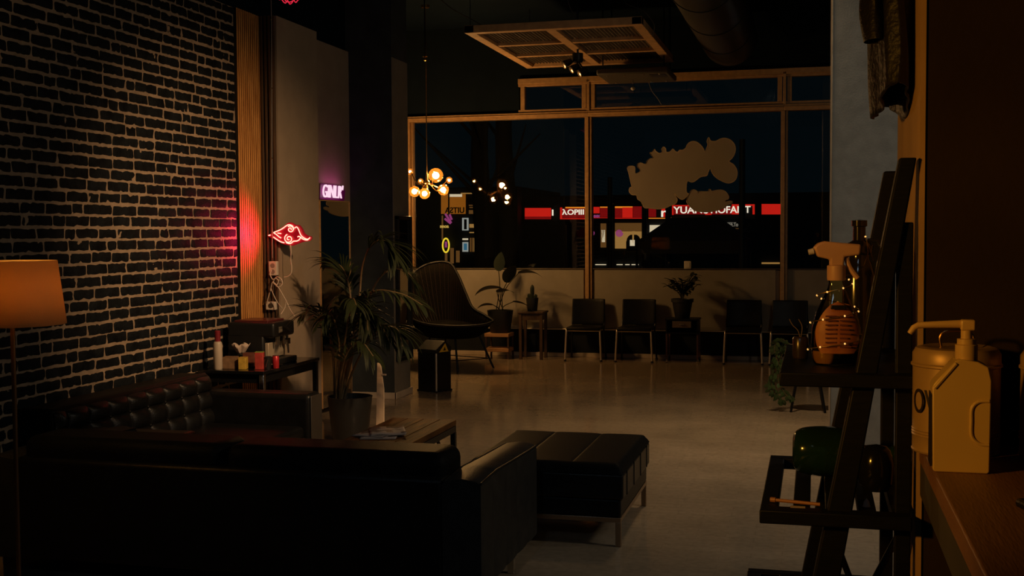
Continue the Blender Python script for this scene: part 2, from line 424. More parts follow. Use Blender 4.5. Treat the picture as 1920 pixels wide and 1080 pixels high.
# ------------------------------------------------------------------ lamps: chandelier, floor lamp, neon
BULB = emit_mat('bulb_warm', (1.0, .64, .29), 640)
BRASS = mat('brass', (.75, .42, .14), .25, metal=1.0)
CC = Vector((-4.47, 13.2, 2.16))
ch = thing('chandelier', 'branching brass chandelier with glowing glass globes by the window', 'chandelier', CC)
globes = [(817, 329, .088, .10), (777, 359, .066, -.12), (796, 363, .064, -.25), (831, 356, .068, .12), (769, 322, .04, .25), (789, 340, .035, .32), (842, 338, .04, .30)]
mb = MB().tube([(0, 0, .13), (0, 0, ZC-CC.z-.01)], .006, 8).lathe([(.05, -.03), (.05, 0)], 16, (0, 0, ZC-CC.z-.001)); mb.build('rod', BRASS, ch)
mb = MB().sphere((0, 0, .05), .035, 12, 8).tube([(0, 0, -.02), (0, 0, .15)], .014, 8)
for px, py, gr, dy in globes:
    g = atY(px, py, CC.y+dy)-CC
    a = g.normalized(); st_ = Vector((g.x*.1, g.y*.1, .05)); mid = Vector((g.x*.55, g.y*.55, g.z*.35-.03))
    mb.tube(catmull([(0, 0, .06), st_, mid, g-a*gr*.9], 5), .007, 6)
    mb.tube([g-a*gr*.98, g-a*gr*.6], .016, 8)
mb.build('arms', BRASS, ch)
for i, (px, py, gr, dy) in enumerate(globes):
    g = atY(px, py, CC.y+dy)-CC
    sh = MB().sphere(g, gr, 20, 12).build('globe', GLOBE, ch)
    b = MB().sphere(g, gr*.44 if i < 4 else gr*.34, 14, 10).build('bulb', BULB, sh)

SHADE = mat('lamp_shade', (.62, .42, .20), .85, var=.06, vscale=3, bump=.15, bscale=200)
_n = SHADE.node_tree; _t = _n.nodes.new('ShaderNodeBsdfTranslucent'); _t.inputs[0].default_value = (.62, .38, .14, 1)
_x = _n.nodes.new('ShaderNodeMixShader'); _x.inputs[0].default_value = .42
_n.links.new(_n.nodes['Principled BSDF'].outputs[0], _x.inputs[1]); _n.links.new(_t.outputs[0], _x.inputs[2]); _n.links.new(_x.outputs[0], _n.nodes['Material Output'].inputs[0])
fl = thing('floor_lamp', 'lit floor lamp with amber drum shade in front of the brick wall', 'lamp', (-3.262, 4.2, 0))
mb = MB().lathe([(.213, 1.232), (.181, 1.50)], 48)
mb.f = [f for f in mb.f if len(f) == 4]
mb.build('lamp_shade', SHADE, fl, solid=.004)
MB().lathe([(.15, 0), (.15, .02), (.03, .03)], 32).build('base', BLACKMETAL, fl)
MB().tube([(0, 0, .02), (0, 0, 1.40)], .010, 10).build('pole', mat('pole_bronze', (.20, .11, .05), .35, metal=.8), fl)
mb = MB()
for k in range(3):
    a = 2*PI*k/3+.6; mb.tube([(0, 0, 1.46), (.182*math.cos(a), .182*math.sin(a), 1.488)], .0025, 6)
mb.tube([(0, 0, 1.36), (0, 0, 1.47)], .012, 8); mb.build('spider', BLACKMETAL, fl)
MB().sphere((0, 0, 1.40), .032, 14, 10, 1.2).build('bulb', emit_mat('bulb_amber', (1.0, .50, .10), 125), fl)

NEON = emit_mat('neon_red', (1.0, .14, .10), 7.5)
NEONDIM = emit_mat('neon_red_dim', (1.0, .03, .07), .75)
NEONP = emit_mat('neon_violet', (1.0, .66, .80), 1.15)
REDPL = mat('red_acrylic', (.16, .002, .015), .35, emit=(1, .005, .05), estr=.05)
YN = 8.655
def P2(px, py, Y=YN): return atY(px, py, Y)
# cloud sign, coordinates read off the 11x crop (origin 490,400)
def cz(x, y): return P2(490+x/10.8, 400+y/10.8)
NC = cz(560, 420)
ns = thing('neon_sign', 'glowing red swirl cloud neon sign at the edge of the slatted pier', 'neon sign', NC)
def rel(pts): return [Vector(p)-NC for p in pts]
tubes = []
def spiral(cx, cy, r0, r1, a0, turns, n=34):
    return [cz(cx+(r0+(r1-r0)*i/n)*math.cos(a0+turns*2*PI*i/n), cy+(r0+(r1-r0)*i/n)*math.sin(a0+turns*2*PI*i/n)) for i in range(n+1)]
t1 = spiral(588, 325, 14, 72, .6, -1.45)
tubes.append(t1)
tubes.append([cz(*p) for p in ((655, 330), (640, 270), (600, 238), (550, 232), (500, 255), (440, 300), (370, 340), (300, 368), (250, 392), (300, 425), (350, 470), (400, 500))])
tubes.append([cz(*p) for p in ((330, 400), (400, 410))])
tubes.append([cz(*p) for p in ((245, 480), (300, 520), (370, 565), (420, 585), (465, 595))])
tubes.append(spiral(555, 515, 14, 92, .9, 1.55))
tubes.append([cz(*p) for p in ((500, 590), (560, 612), (610, 600), (650, 565), (720, 560), (770, 530), (790, 490), (760, 465), (735, 480))])
tubes.append([cz(*p) for p in ((670, 300), (710, 275), (745, 310), (770, 370), (800, 440), (850, 490), (920, 525), (960, 515), (985, 490))])
tubes.append([cz(*p) for p in ((790, 480), (840, 520), (900, 540), (950, 535))])
tubes.append([cz(*p) for p in ((145, 448), (185, 440))])
for t in tubes:
    MB().tube(catmull(rel(t), 3), .0042, 8).build('neon_tube', NEON, ns)
outl = [(120, 448), (180, 410), (240, 380), (340, 320), (440, 260), (520, 195), (600, 185), (690, 235), (760, 240), (820, 310), (860, 400), (930, 450), (1000, 470), (1010, 510), (960, 560), (880, 570), (800, 590), (700, 630), (620, 655), (540, 645), (430, 625), (330, 570), (240, 520), (170, 490)]
ol = [p for p in catmull([(a, b, 0) for a, b in outl], 4, True)]
MB().prism([(p.x, p.y) for p in ol], lambda a, b: cz(a, b)-NC+Vector((0, .016, 0)), lambda a, b: cz(a, b)-NC+Vector((0, .021, 0))).build('backplate', REDPL, ns, smooth=False)
MB().tube([cz(330, 420)-NC+Vector((0, .02, 0)), cz(330, 420)-NC+Vector((0, .05, 0))], .006, 8).build('standoff', CHROME, ns)
MB().tube([cz(600, 300)-NC+Vector((0, .02, 0)), cz(600, 300)-NC+Vector((0, .062, 0))], .006, 8).build('standoff', CHROME, ns)
light('neon_glow', 'AREA', tuple(NC+Vector((-.02, -.12, 0))), 3.4, (1.0, .008, .10), tuple(NC+Vector((-1.0, -.62, .02))), .16, size_y=.12, spread=110)
# violet lettering above the mirror
XW = LX+.03
nl = thing('neon_sign', 'violet and white neon lettering above the wall mirror', 'neon sign', (LX+.03, 9.90, 1.94))
text('lettering', "GINLR'", .17, NEONP, nl, (0, .0, .005), (PI/2, 0, PI/2), .006, .92, .15)
VPL = mat('violet_acrylic', (.16, .01, .12), .4, emit=(.7, .01, .42), estr=.02)
MB().prism([(-.015, -.015), (.55, -.015), (.58, .08), (.5, .125), (.3, .13), (.0, .13)], lambda a, b: Vector((-.022, a, b)), lambda a, b: Vector((-.017, a, b))).build('backplate', VPL, nl, smooth=False)
light('violet_glow', 'AREA', (LX+.10, 10.15, 2.0), .32, (1.0, .10, .62), (LX, 10.15, 2.06), .4, size_y=.12)
# dim red flower sign high up, cut by the top of the frame
Yq = 8.62
fc = atY(543, -12, Yq)
nf = thing('neon_sign', 'dim red curled flower neon sign at the top edge over the slats', 'neon sign', fc)
def fz(x, y): return atY(x, y, Yq)-fc
MB().tube(catmull([fz(520+46*i/12, -4+(9+4*math.sin(i*2.2))*math.sin(PI*i/12)) for i in range(13)], 4), .004, 8).build('neon_tube', NEONDIM, nf)
MB().tube(catmull([fz(534, -6), fz(535, 1), fz(543, 4), fz(552, -1), fz(553, -8), fz(543, -16), fz(533, -10)], 5), .004, 8).build('neon_tube', NEONDIM, nf)
MB().tube([fz(543, -14), fz(543, -14)+Vector((0, 0, .35))], .003, 6).build('hanger', BLACKMETAL, nf)

# ------------------------------------------------------------------ ceiling fittings
GR = mat('grid_wood', (.55, .33, .16), .6, var=.2, vscale=10)
CORR = mat('corrugated_sheet', (.20, .17, .14), .6, var=.2)
gz = 3.6; gx0, gx1, gy0, gy1 = -3.40, -1.62, 11.24, 13.85
gr = thing('ceiling_grid', 'suspended wooden ceiling frame with six corrugated panels', 'ceiling frame', ((gx0+gx1)/2, (gy0+gy1)/2, gz))
ox, oy = (gx0+gx1)/2, (gy0+gy1)/2
mb = MB(); hx, hy = (gx1-gx0)/2, (gy1-gy0)/2; bw_ = .10
mb.box(-hx, hx, -hy, -hy+bw_, 0, .075).box(-hx, hx, hy-bw_, hy, 0, .075).box(-hx, -hx+bw_, -hy, hy, .001, .074).box(hx-bw_, hx, -hy, hy, .001, .074)
mb.build('frame', GR, gr, bevel=.004)
ys = [-hy, -hy+.95, -hy+1.75, hy]
box(-.03-.05, .05-.03, -hy+.06, hy-.06, .004, .06).build('centre_bar', GR, gr, bevel=.003)
for k in (1, 2): box(-hx+.06, hx-.06, ys[k]-.04, ys[k]+.04, .008, .065).build('cross_bar', GR, gr, bevel=.003)
for k in range(3):
    for (a, b) in ((-hx+.09, -.07), (.01, hx-.09)):
        mb = MB(); y0, y1 = ys[k]+.05, ys[k+1]-.05
        mb.grid(lambda u, v: Vector((a+(b-a)*u, y0+(y1-y0)*v, .045+.010*math.sin((a+(b-a)*u)*2*PI/.038))), 150, 2)
        mb.build('corrugated_panel', CORR, gr)
for sx in (-1, 1):
    for sy in (-1, 1): MB().tube([(sx*(hx-.05), sy*(hy-.05), .07), (sx*(hx-.05), sy*(hy-.05), ZC-gz)], .004, 6).build('hanging_rod', BLACKMETAL, gr)
# triple track spotlight
sp = thing('spotlight', 'black ceiling spotlight with three small heads under the ceiling frame', 'spotlight', (-2.52, 12.6, 3.56))
MB().lathe([(.05, -.10), (.06, -.08), (.06, .0)], 18).tube([(0, 0, 0), (0, 0, ZC-3.56)], .012, 8).build('mount', BLACKMETAL, sp)
LENS = mat('lens_rim', (.8, .62, .45), .25, metal=.9)
for k, (px, py) in enumerate(((1057, 122), (1071, 131), (1086, 138))):
    c = atY(px, py, 12.5)-Vector((-2.52, 12.6, 3.56)); d = Vector((-.75, -.45, -.5)).normalized()
    h = MB().tube([c-d*.10, c-d*.02, c], [.03, .045, .045], 14).tube([(0, 0, -.08), c-d*.07], .010, 6).build('head', BLACKMETAL, sp)
    MB().tube([c, c+d*.006], [.046, .036], 14).build('lens', LENS, h)
# ceiling cassette plate
pl = thing('ceiling_unit', 'thin grey ceiling unit with bolts hanging beyond the wooden frame', 'ceiling unit', (-2.02, 13.62, 3.40))
PG = mat('unit_grey', (.075, .068, .055), .5)
box(-.41, .41, -.40, .44, 0, .07).build('housing', PG, pl, bevel=.02)
for x in (-.3, -.1, .12, .3):
    for y in (-.3, .34): MB().lathe([(.012, -.008), (.012, 0)], 10, (x, y, 0)).build('bolt', CHROME, pl)
MB().box(.18, .36, -.3, -.05, -.004, .01).build('vent', BLACKMETAL, pl)
for x in (-.35, .35):
    for y in (-.3, .3): MB().tube([(x, y, .07), (x, y, ZC-3.4)], .008, 6).build('hanging_rod', BLACKMETAL, pl)
sn = thing('ceiling_sensor', 'tiny round detector dangling under the grey ceiling unit', 'detector', (atY(1187, 166, 13.7)))
MB().sphere((0, 0, 0), .028, 12, 8, .8).build('body', WHITEPL, sn)
MB().tube([(0, 0, .02), (0, 0, 3.40-sn.location.z)], .003, 6).build('cord', BLACKMETAL, sn)
# round duct
dc = thing('air_duct', 'fat round black air duct running along the ceiling', 'duct', (-1.02, 11.0, 3.95))
MB().tube([(-.0, -5.5, 0), (0, 0, 0), (0, 3.5, 0)], .33, 36).build('pipe', mat('duct_black', (.022, .025, .026), .45), dc)
for k in range(7): MB().tube([(0, -5.3+k*1.3, 0), (0, -5.26+k*1.3, 0)], .338, 36).build('seam', mat('duct_black', (0, 0, 0)), dc)
for nm, lab, pts, r in (
    ('ceiling_cable', 'thin black cable running down to the left of the wooden ceiling frame', [(820, -6), (850, 18), (880, 34), (912, 52)], .006),
    ('ceiling_cable', 'curved loose cable above the middle of the wooden ceiling frame', [(1062, -8), (1068, 12), (1076, 28), (1085, 42)], .005),
    ('ceiling_cable', 'looped cable at the right corner of the wooden ceiling frame', [(1168, -6), (1176, 8), (1205, 20), (1226, 45), (1224, 66)], .005),
    ('ceiling_cable', 'slack cable hanging in front of the upper window beside the detector', [(1215, 150), (1222, 170), (1232, 183), (1240, 196)], .004)):
    Y = 11.6 if 'beside' not in lab else 14.2
    o = MB().tube(catmull([atY(a, b, Y) for a, b in pts], 5), r, 6).build(nm, mat('cable_grey', (.10, .08, .06), .5), None); tag(o, lab, 'cable')
hk = thing('ceiling_sensor', 'small brass sprinkler head under the dark ceiling left of the frame', 'sprinkler', atY(797, 108, 12.2))
MB().lathe([(.005, -.04), (.02, -.03), (.012, 0), (.03, .01)], 12).build('head', BRASS, hk)
MB().tube([(0, 0, .01), (0, 0, ZC-hk.location.z)], .008, 8).build('pipe', BLACKMETAL, hk)

# ------------------------------------------------------------------ left wall: mirror, cables
MIR = mat('mirror_glass', (.86, .84, .80), .015, metal=1.0, var=.01)
mr = thing('wall_mirror', 'tall mirror panel in the wall recess below the violet neon', 'mirror', (-4.195, 9.80, .06), R(-3.9))
box(-.006, .0, -.285, .285, 0, 1.84).build('glass', MIR, mr, smooth=False)
mb = MB().box(-.011, .006, .285, .293, 0, 1.85).box(-.011, .006, -.293, -.285, 0, 1.85).box(-.011, .006, -.293, .293, 1.84, 1.848); mb.build('frame', ALU, mr)
m2 = thing('standing_mirror', 'narrow black framed mirror on the side of the dark column', 'mirror', (-3.93, 10.86, .36))
mb = MB().box(-.012, .025, -.20, -.165, 0, 1.42).box(-.012, .025, .165, .20, 0, 1.42).box(-.012, .025, -.2, .2, 0, .035).box(-.012, .025, -.2, .2, 1.385, 1.42)
mb.build('frame', BLACKMETAL, m2, bevel=.003)
box(-.010, .004, -.17, .17, .03, 1.39).build('glass', MIR, m2, smooth=False)
# hanging led cable in front of the pier
cb = thing('hanging_cable', 'thin pale cable dropping from ceiling to the power socket', 'cable', (0, 0, 0))
p0 = atY(509, 50, 8.66); p1 = atY(511, 484, 8.66)
MB().tube([Vector((p0.x, 8.66, ZC)), p0, p1], .0028, 6).build('wire', mat('cable_pale', (.35, .33, .31), .5), cb)
mb = MB()
for yy in (36, 166, 297): mb.sphere(atY(508+yy/120, yy, 8.655), .007, 8, 6)
mb.build('clip', CHROME, cb)
sk = thing('power_socket', 'white double socket box on the slats below the cloud neon', 'socket', atY(511, 505, 8.655))
box(-.036, .036, 0, .04, -.05, .065).build('housing', WHITEPL, sk, bevel=.005)
MB().tube([(0, -.001, .03), (0, .004, .03)], .02, 14).tube([(0, -.001, -.02), (0, .004, -.02)], .02, 14).build('outlet', mat('outlet_shadow', (.25, .22, .2), .5), sk)
ad = thing('plug_adapter', 'white timer plug adapter above the coffee machine', 'adapter', atY(507, 573, 8.655))
box(-.043, .043, 0, .04, -.036, .032).build('housing', WHITEPL, ad, bevel=.006)
MB().tube([(.004, -.004, 0), (.004, .004, 0)], .021, 18).build('dial', mat('dial_dark', (.05, .045, .04), .5), ad)
c1 = MB().tube(catmull([cz(590, 640), cz(600, 720), cz(600, 960), P2(547, 500), P2(546, 512), P2(540, 518), P2(532, 519.5)], 6), .0035, 6).build('hanging_flex', CABLE); tag(c1, 'pale cord hanging down from the red cloud neon', 'cord')
lp = [P2(509, 506, 8.63), P2(507, 516, 8.63), P2(512, 524, 8.63), P2(520, 519, 8.62), P2(528, 524, 8.62), P2(529, 533, 8.62), P2(522, 538, 8.62), P2(513, 531, 8.62), P2(516, 522, 8.61), P2(522, 526, 8.61), P2(519, 534, 8.61), P2(511, 529, 8.61), P2(507, 545, 8.62), P2(502, 561, 8.63), P2(502, 566, 8.64)]
c2 = MB().tube(catmull(lp, 5), .0035, 6).build('coiled_cord', CABLE); tag(c2, 'coiled white cord between socket and plug adapter', 'cord')
c3 = MB().tube(catmull([P2(512, 530, 8.61), P2(522, 539, 8.60), P2(531, 554, 8.6), P2(537, 565, 8.6), P2(544, 580, 8.58), P2(552, 592, 8.5)], 5), .0032, 6).build('machine_cord', CABLE); tag(c3, 'white power cord running down behind the coffee machine', 'cord')
c4 = MB().tube(catmull([P2(508, 541, 8.6), P2(514, 555, 8.6), P2(521, 568, 8.6), P2(529, 578, 8.55)], 5), .003, 6).tube(catmull([P2(536, 566, 8.6), P2(534, 577, 8.6), P2(527, 589, 8.5)], 5), .003, 6).build('slack_cord', CABLE); tag(c4, 'short slack white cords crossing above the coffee machine', 'cord')

# ------------------------------------------------------------------ console with coffee corner
ct = thing('console_table', 'glossy black console table with chrome legs under the coffee machine', 'table', (-4.10, 8.12, 0))
GLOSS = mat('black_gloss', (.008, .009, .010), .10)
box(-.265, .265, -.49, .49, .595, .62).build('tabletop', GLOSS, ct, bevel=.004)
box(-.24, .24, -.46, .46, .53, .595).build('apron', BLACKWOOD, ct, smooth=False)
for sx in (-1, 1):
    for sy in (-1, 1): box(sx*.24-.018, sx*.24+.018, sy*.46-.018, sy*.46+.018, 0, .595).build('leg', CHROME if sx > 0 and sy < 0 else BLACKMETAL, ct, bevel=.003)
cm = thing('coffee_machine', 'black bean to cup coffee machine on the console', 'coffee machine', (-4.125, 8.19, .62))
mb = MB().box(-.20, .12, -.18, .18, .0, .315).box(-.20, .19, -.18, .18, .22, .315).box(-.20, .21, -.18, .18, 0, .05)
box(-.20, .19, -.18, .18, .205, .32).build('head', BLACKPL, cm, bevel=.02, seg=3)
box(-.20, .10, -.178, .178, .0, .25).build('body', BLACKPL, cm, bevel=.015)
box(.05, .215, -.165, .165, 0, .045).build('drip_tray', BLACKPL, cm, bevel=.008)
box(-.16, .12, -.14, .14, .318, .334).build('top_grille', mat('grille_red', (.10, .02, .02), .3), cm, bevel=.004)
STEEL = mat('steel', (.62, .56, .48), .28, metal=1)
MB().box(.10, .130, -.155, .13, .05, .165).build('panel', mat('panel_steel', (.55, .47, .36), .4, metal=.35), cm, bevel=.004)
for yy in (-.10, -.07, .02):
    MB().tube([(.172, yy, .212), (.172, yy, .150)], [.012, .008], 12).build('spout', CHROME, cm)
MB().box(.15, .185, .055, .11, .14, .185).tube([(.17, .08, .21), (.178, .08, .07)], .011, 10).build('steam_wand', CHROME, cm)
MB().box(.185, .196, -.1, -.05, .24, .285).build('display', mat('display_grey', (.2, .18, .15), .25), cm)
bt = thing('bottle', 'white bottle with dark red cap at the end of the console', 'bottle', (-4.235, 7.70, .62))
MB().lathe([(.03, 0), (.033, .006), (.033, .185), (.028, .20), (.022, .205)], 24).build('body', mat('bottle_white', (.50, .43, .35), .45), bt)
MB().lathe([(.021, .204), (.021, .28), (.017, .285)], 20).build('cap', mat('cap_red', (.22, .02, .03), .35), bt)
def carton(nm, lab, px, Y, w_, d_, h_, color, rz=0.2, lid=None, cat='box'):
    p = atZ(px, 0, .62) if False else atY(px, 680, Y)
    t = thing(nm, lab, cat, (p.x, Y, .62), rz)
    box(-w_/2, w_/2, -d_/2, d_/2, 0, h_).build('box', mat('carton_'+lab[:9], color, .6, var=.25, vscale=30), t, bevel=.003)
    box(-w_/2*.98, w_/2*.98, -d_/2*.98, d_/2*.98, h_, h_+.004).build('flap', mat('flap_'+lab[:9], lid or color, .6), t)
    return t
carton('tea_box', 'low brown carton beside the white bottle on the console', 433, 7.76, .10, .08, .085, (.22, .13, .07))
carton('tea_box', 'yellow carton in the row of boxes on the console', 456, 7.74, .055, .07, .085, (.55, .36, .05))
carton('tea_box', 'maroon carton behind the yellow one on the console', 469, 7.90, .09, .08, .10, (.16, .05, .03))
carton('snack_pack', 'red and green patterned snack pack on the console', 487, 7.76, .06, .05, .125, (.45, .05, .04), lid=(.25, .35, .06), cat='packet')
mg = thing('cup', 'dark cup with silver stripes beside the red can on the console', 'cup', (atY(501, 680, 7.80).x, 7.80, .62))
MB().lathe([(.03, 0), (.034, .09), (.031, .09), (.028, .01), (0.0, .01)], 20).build('bowl', BLACKPL, mg)
mb = MB(); mb.tube([(-.02, -.028, .02), (.0, -.034, .075)], .003, 6).tube([(.005, -.033, .015), (.02, -.028, .07)], .003, 6); mb.build('stripe', STEEL, mg)
cn = thing('can', 'small red can on the console in front of the coffee machine', 'can', (atY(517, 680, 7.84).x, 7.84, .62))
MB().lathe([(.022, 0), (.025, .004), (.025, .088), (.022, .092)], 20).build('body', mat('can_red', (.55, .03, .04), .3, metal=.3), cn)
MB().lathe([(.022, .092), (.0225, .095), (.019, .094), (.0, .093)], 20).build('lid', STEEL, cn)
bo = thing('paper_bowl', 'crumpled paper lined bowl standing on the cartons', 'bowl', (atY(452, 660, 7.93).x, 7.93, .705))
mb = MB().grid(lambda u, v: Vector(((.02+.045*v)*math.cos(2*PI*u)*(1+.12*math.sin(7*2*PI*u)), (.02+.045*v)*math.sin(2*PI*u)*(1+.12*math.sin(7*2*PI*u)), .005+.07*v+.012*v*math.sin(5*2*PI*u))), 42, 4)
mb.build('liner', PAPER, bo, solid=.001); MB().lathe([(.03, 0), (.022, .01)], 20).build('foot', BLACKPL, bo)
sc = thing('saucer', 'small dark saucer with folded napkin at the console front edge', 'saucer', (-3.90, 7.95+.0, .62))
MB().lathe([(.03, 0), (.055, .012), (.058, .014), (.0, .006)], 24).build('plate', BLACKPL, sc)
MB().box(-.03, .02, -.015, .02, .013, .019).build('napkin', PAPER, sc, bevel=.003)
# ------------------------------------------------------------------ sofas, ottoman, coffee table
s1 = thing('tufted_sofa', 'low black leather sofa with button tufted back along the brick wall', 'sofa', (-3.86, 6.56, 0))
# local x = out from the wall, y = along the wall
def tuft(u, v):
    y = -.92+u*1.74; zz = .18+v*.455
    p, q = y/.205, (zz-.277)/.118
    a = abs(math.sin(PI*p)); b = abs(math.sin(PI*q)); edge = min(1, min(v, 1-v)*9, min(u, 1-u)*40)
    hgt = (.036*(a**.5)*(b**.5)+.010*a**.5)*edge
    dy = abs((p+.5) % 1-.5); dq = abs((q+.5) % 1-.5)
    if v > .93: hgt -= (v-.93)*.5
    return Vector((-.27+hgt+.10*(1-v)*.6, y, zz))
mb = MB().grid(tuft, 400, 56); mb.build('tufted_back', LEATHER, s1)
mb = MB().box(-.50, -.265, -.93, .82, .10, .632); mb.build('back_frame', LEATHER2, s1, bevel=.03, seg=4)
for k in range(13):
    y = (k-6)*.205
    for r_ in (1, 2):
        zz = .277+.118*r_
        if -.9 < y < .79: MB().sphere((-.264+.10*(1-(zz-.18)/.455)*.6, y, zz), .012, 10, 6).build('button', LEATHER2, s1)
for k in range(2):
    box(-.24, .50, -.735+k*.735, -.735+k*.735+.73, .20, .30).build('seat_cushion', LEATHER2, s1, bevel=.035, seg=4)
box(-.48, .50, -.92, .92, .10, .215).build('base', LEATHER2, s1, bevel=.01)
for sy in (-1, 1): box(-.46, .535, sy*.835-.098, sy*.835+.098, .10, .515).build('armrest', LEATHER, s1, bevel=.035, seg=4)
for sx in (-.42, .47):
    for sy in (-1, 1): box(sx-.018, sx+.018, sy*.84-.018, sy*.84+.018, 0, .10).build('leg', CHROME, s1, bevel=.003)
box(.532, .540, .745, .925, .10, .50).build('steel_edge', mat('edge_dark', (.09, .08, .07), .4, metal=.6), s1, bevel=.003)

s2 = thing('leather_sofa', 'black leather sofa seen from behind with one seamed armrest', 'sofa', (-2.54, 4.6, 0))
box(-1.04, 1.04, 0, .16, .11, .578).build('back_frame', LEATHER2, s2, bevel=.02, seg=3)
mb = MB()
for k in range(2): box(-1.035+k*1.04, -1.035+k*1.04+1.025, .04, .33, .50, .672).build('back_cushion', LEATHER3, s2, bevel=.055, seg=5)
box(-1.03, 1.03, .16, .90, .11, .26).build('base', LEATHER2, s2, bevel=.012)
for k in range(2): box(-1.02+k*1.025, -1.02+k*1.025+1.015, .25, .97, .24, .41).build('seat_cushion', LEATHER2, s2, bevel=.04, seg=4)
for sx in (-1, 1):
    mb = MB()
    n = 7
    for k in range(n):          # vertical channels of the arm, one beside the other
        a, b = k*1.0/n, (k+1)*1.0/n
    prof = [(0, .575), (.25, .585), (.55, .572), (.85, .562), (1.0, .558)]
    xo, xi = sx*1.21, sx*1.035
    def top(y):
        for (y0, z0), (y1, z1) in zip(prof, prof[1:]):
            if y <= y1: return z0+(z1-z0)*(y-y0)/(y1-y0)
        return prof[-1][1]
    ny = 64
    sec = []
    for i in range(ny+1):
        y = i/ny; s_ = abs(math.sin(PI*y*5.0)); pf = .010*(s_**.35)-.010 if .001 < y < .999 else -.006
        zt = top(y)
        sec.append([(xi, .11, y), (xi, zt-.02, y), (xi+sx*.015, zt-.004, y), ((xi+xo)/2, zt+.006, y), (xo-sx*.018+sx*pf, zt-.004, y), (xo+sx*pf, zt-.022, y), (xo+sx*pf, .30, y), (xo+sx*pf, .11, y)])
    m_ = len(sec[0])
    vs = [Vector((p[0], p[2], p[1])) for s_ in sec for p in s_]
    fs = [(i*m_+j, i*m_+(j+1) % m_, (i+1)*m_+(j+1) % m_, (i+1)*m_+j) for i in range(ny) for j in range(m_)]
    fs += [tuple(range(m_)), tuple(ny*m_+j for j in range(m_-1, -1, -1))]
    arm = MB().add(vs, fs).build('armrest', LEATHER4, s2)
    pip = [Vector((xo-sx*.006, y/20, top(y/20)-.012)) for y in range(21)]
    MB().tube(pip, .0055, 8).build('piping', LEATHER, arm)
    MB().tube([Vector((xi+sx*.01, y/20, top(y/20)-.006)) for y in range(21)], .0055, 8).build('piping', LEATHER, arm)
for sx in (-1.16, 1.16):
    for sy in (.05, .66): box(sx-.016, sx+.016, sy-.016, sy+.016, 0, .115).build('leg', CHROME, s2, bevel=.002)

ot = thing('ottoman', 'square black leather ottoman on thin bronze metal legs', 'ottoman', (-1.35, 6.29, 0))
mb = MB()
def ottop(u, v):
    x, y = -.415+.83*u, -.485+.97*v
    e = min(u, 1-u, v, 1-v); s_ = abs(math.sin(PI*u*3)); q_ = abs(math.sin(PI*v*1))
    return Vector((x, y, .425-.05*max(0, 1-e/.06)**2.2-.006*(1-s_**.25)*(1 if e > .05 else 0)))
nu, nv = 90, 60
mb.grid(ottop, nu, nv)
ottm = mb.build('cushion_top', LEATHER3, ot)
box(-.415, .415, -.485, .485, .245, .376).build('cushion', LEATHER, ot, bevel=.012, seg=3)
for sx in (-1, 1):
    mb = MB()
    for k in range(4): mb.tube([(sx*.4155, -.485+.97*(k+.5)/4, .25), (sx*.4155, -.485+.97*(k+.5)/4, .375)], .004, 6)
    mb.build('seam', LEATHER, ot)
box(-.40, .40, -.47, .47, .15, .245).build('base', LEATHER2, ot, bevel=.012, seg=3)
MET = mat('leg_bronze', (.42, .30, .20), .30, metal=.9)
mb = MB().box(-.40, .40, -.47, -.445, .125, .15).box(-.40, .40, .445, .47, .125, .15).box(-.40, -.375, -.445, .445, .1251, .1499).box(.375, .40, -.445, .445, .1251, .1499)
mb.build('frame', MET, ot, bevel=.002)
for sx in (-1, 1):
    for sy in (-1, 1): box(sx*.386-.014, sx*.386+.014, sy*.456-.014, sy*.456+.014, 0, .126).build('leg', MET, ot, bevel=.002)

def plank_mat():
    m = mat('rustic_plank', (.035, .015, .007), .6, color2=(.20, .085, .022), vscale=4, stretch=(9, 1.2, 4), bump=.3, bscale=14, spec=.10)
    return m
cf = thing('coffee_table', 'rustic wooden coffee table with black metal frame behind the sofa', 'coffee table', (-2.415, 6.47, 0))
mb = MB()
for k in range(4): mb.box(-.215+k*.1075, -.215+k*.1075+.105, -.57, .57, .385, .42)
mb.build('tabletop', plank_mat(), cf, bevel=.004)
mb = MB()
for sx in (-1, 1): mb.box(sx*.20-.014, sx*.20+.014, -.56, .56, .345, .385)
for sy in (-1, 1): mb.box(-.186, .186, sy*.545-.014, sy*.545+.014, .345, .385)
mb.build('apron_frame', BLACKMETAL, cf, bevel=.002)
for sx in (-1, 1):
    for sy in (-1, 1): box(sx*.20-.016, sx*.20+.016, sy*.545-.016, sy*.545+.016, 0, .346).build('leg', BLACKMETAL, cf, bevel=.002)
for sx in (-1, 1): MB().tube([(sx*.20, .53, .02), (sx*.20, .22, .35)], .012, 6).tube([(sx*.20, -.53, .02), (sx*.20, -.22, .35)], .012, 6).build('brace', BLACKMETAL, cf)
def mag_mat(nm, seed, base):
    m = bpy.data.materials.new(nm); m.use_nodes = True; nt = m.node_tree; N = nt.nodes; L = nt.links; b = N['Principled BSDF']; b.inputs['Roughness'].default_value = .6; b.inputs['Specular IOR Level'].default_value = .1
    tc = N.new('ShaderNodeTexCoord'); v = N.new('ShaderNodeTexVoronoi'); v.inputs['Scale'].default_value = 14+seed
    rp = N.new('ShaderNodeValToRGB'); rp.color_ramp.interpolation = 'CONSTANT'; rp.color_ramp.elements[0].color = (.22, .15, .12, 1); rp.color_ramp.elements[1].color = (*base, 1); rp.color_ramp.elements[1].position = .35
    L.new(tc.outputs['Object'], v.inputs['Vector']); L.new(v.outputs['Color'], rp.inputs[0]); L.new(rp.outputs[0], b.inputs['Base Color']); return m
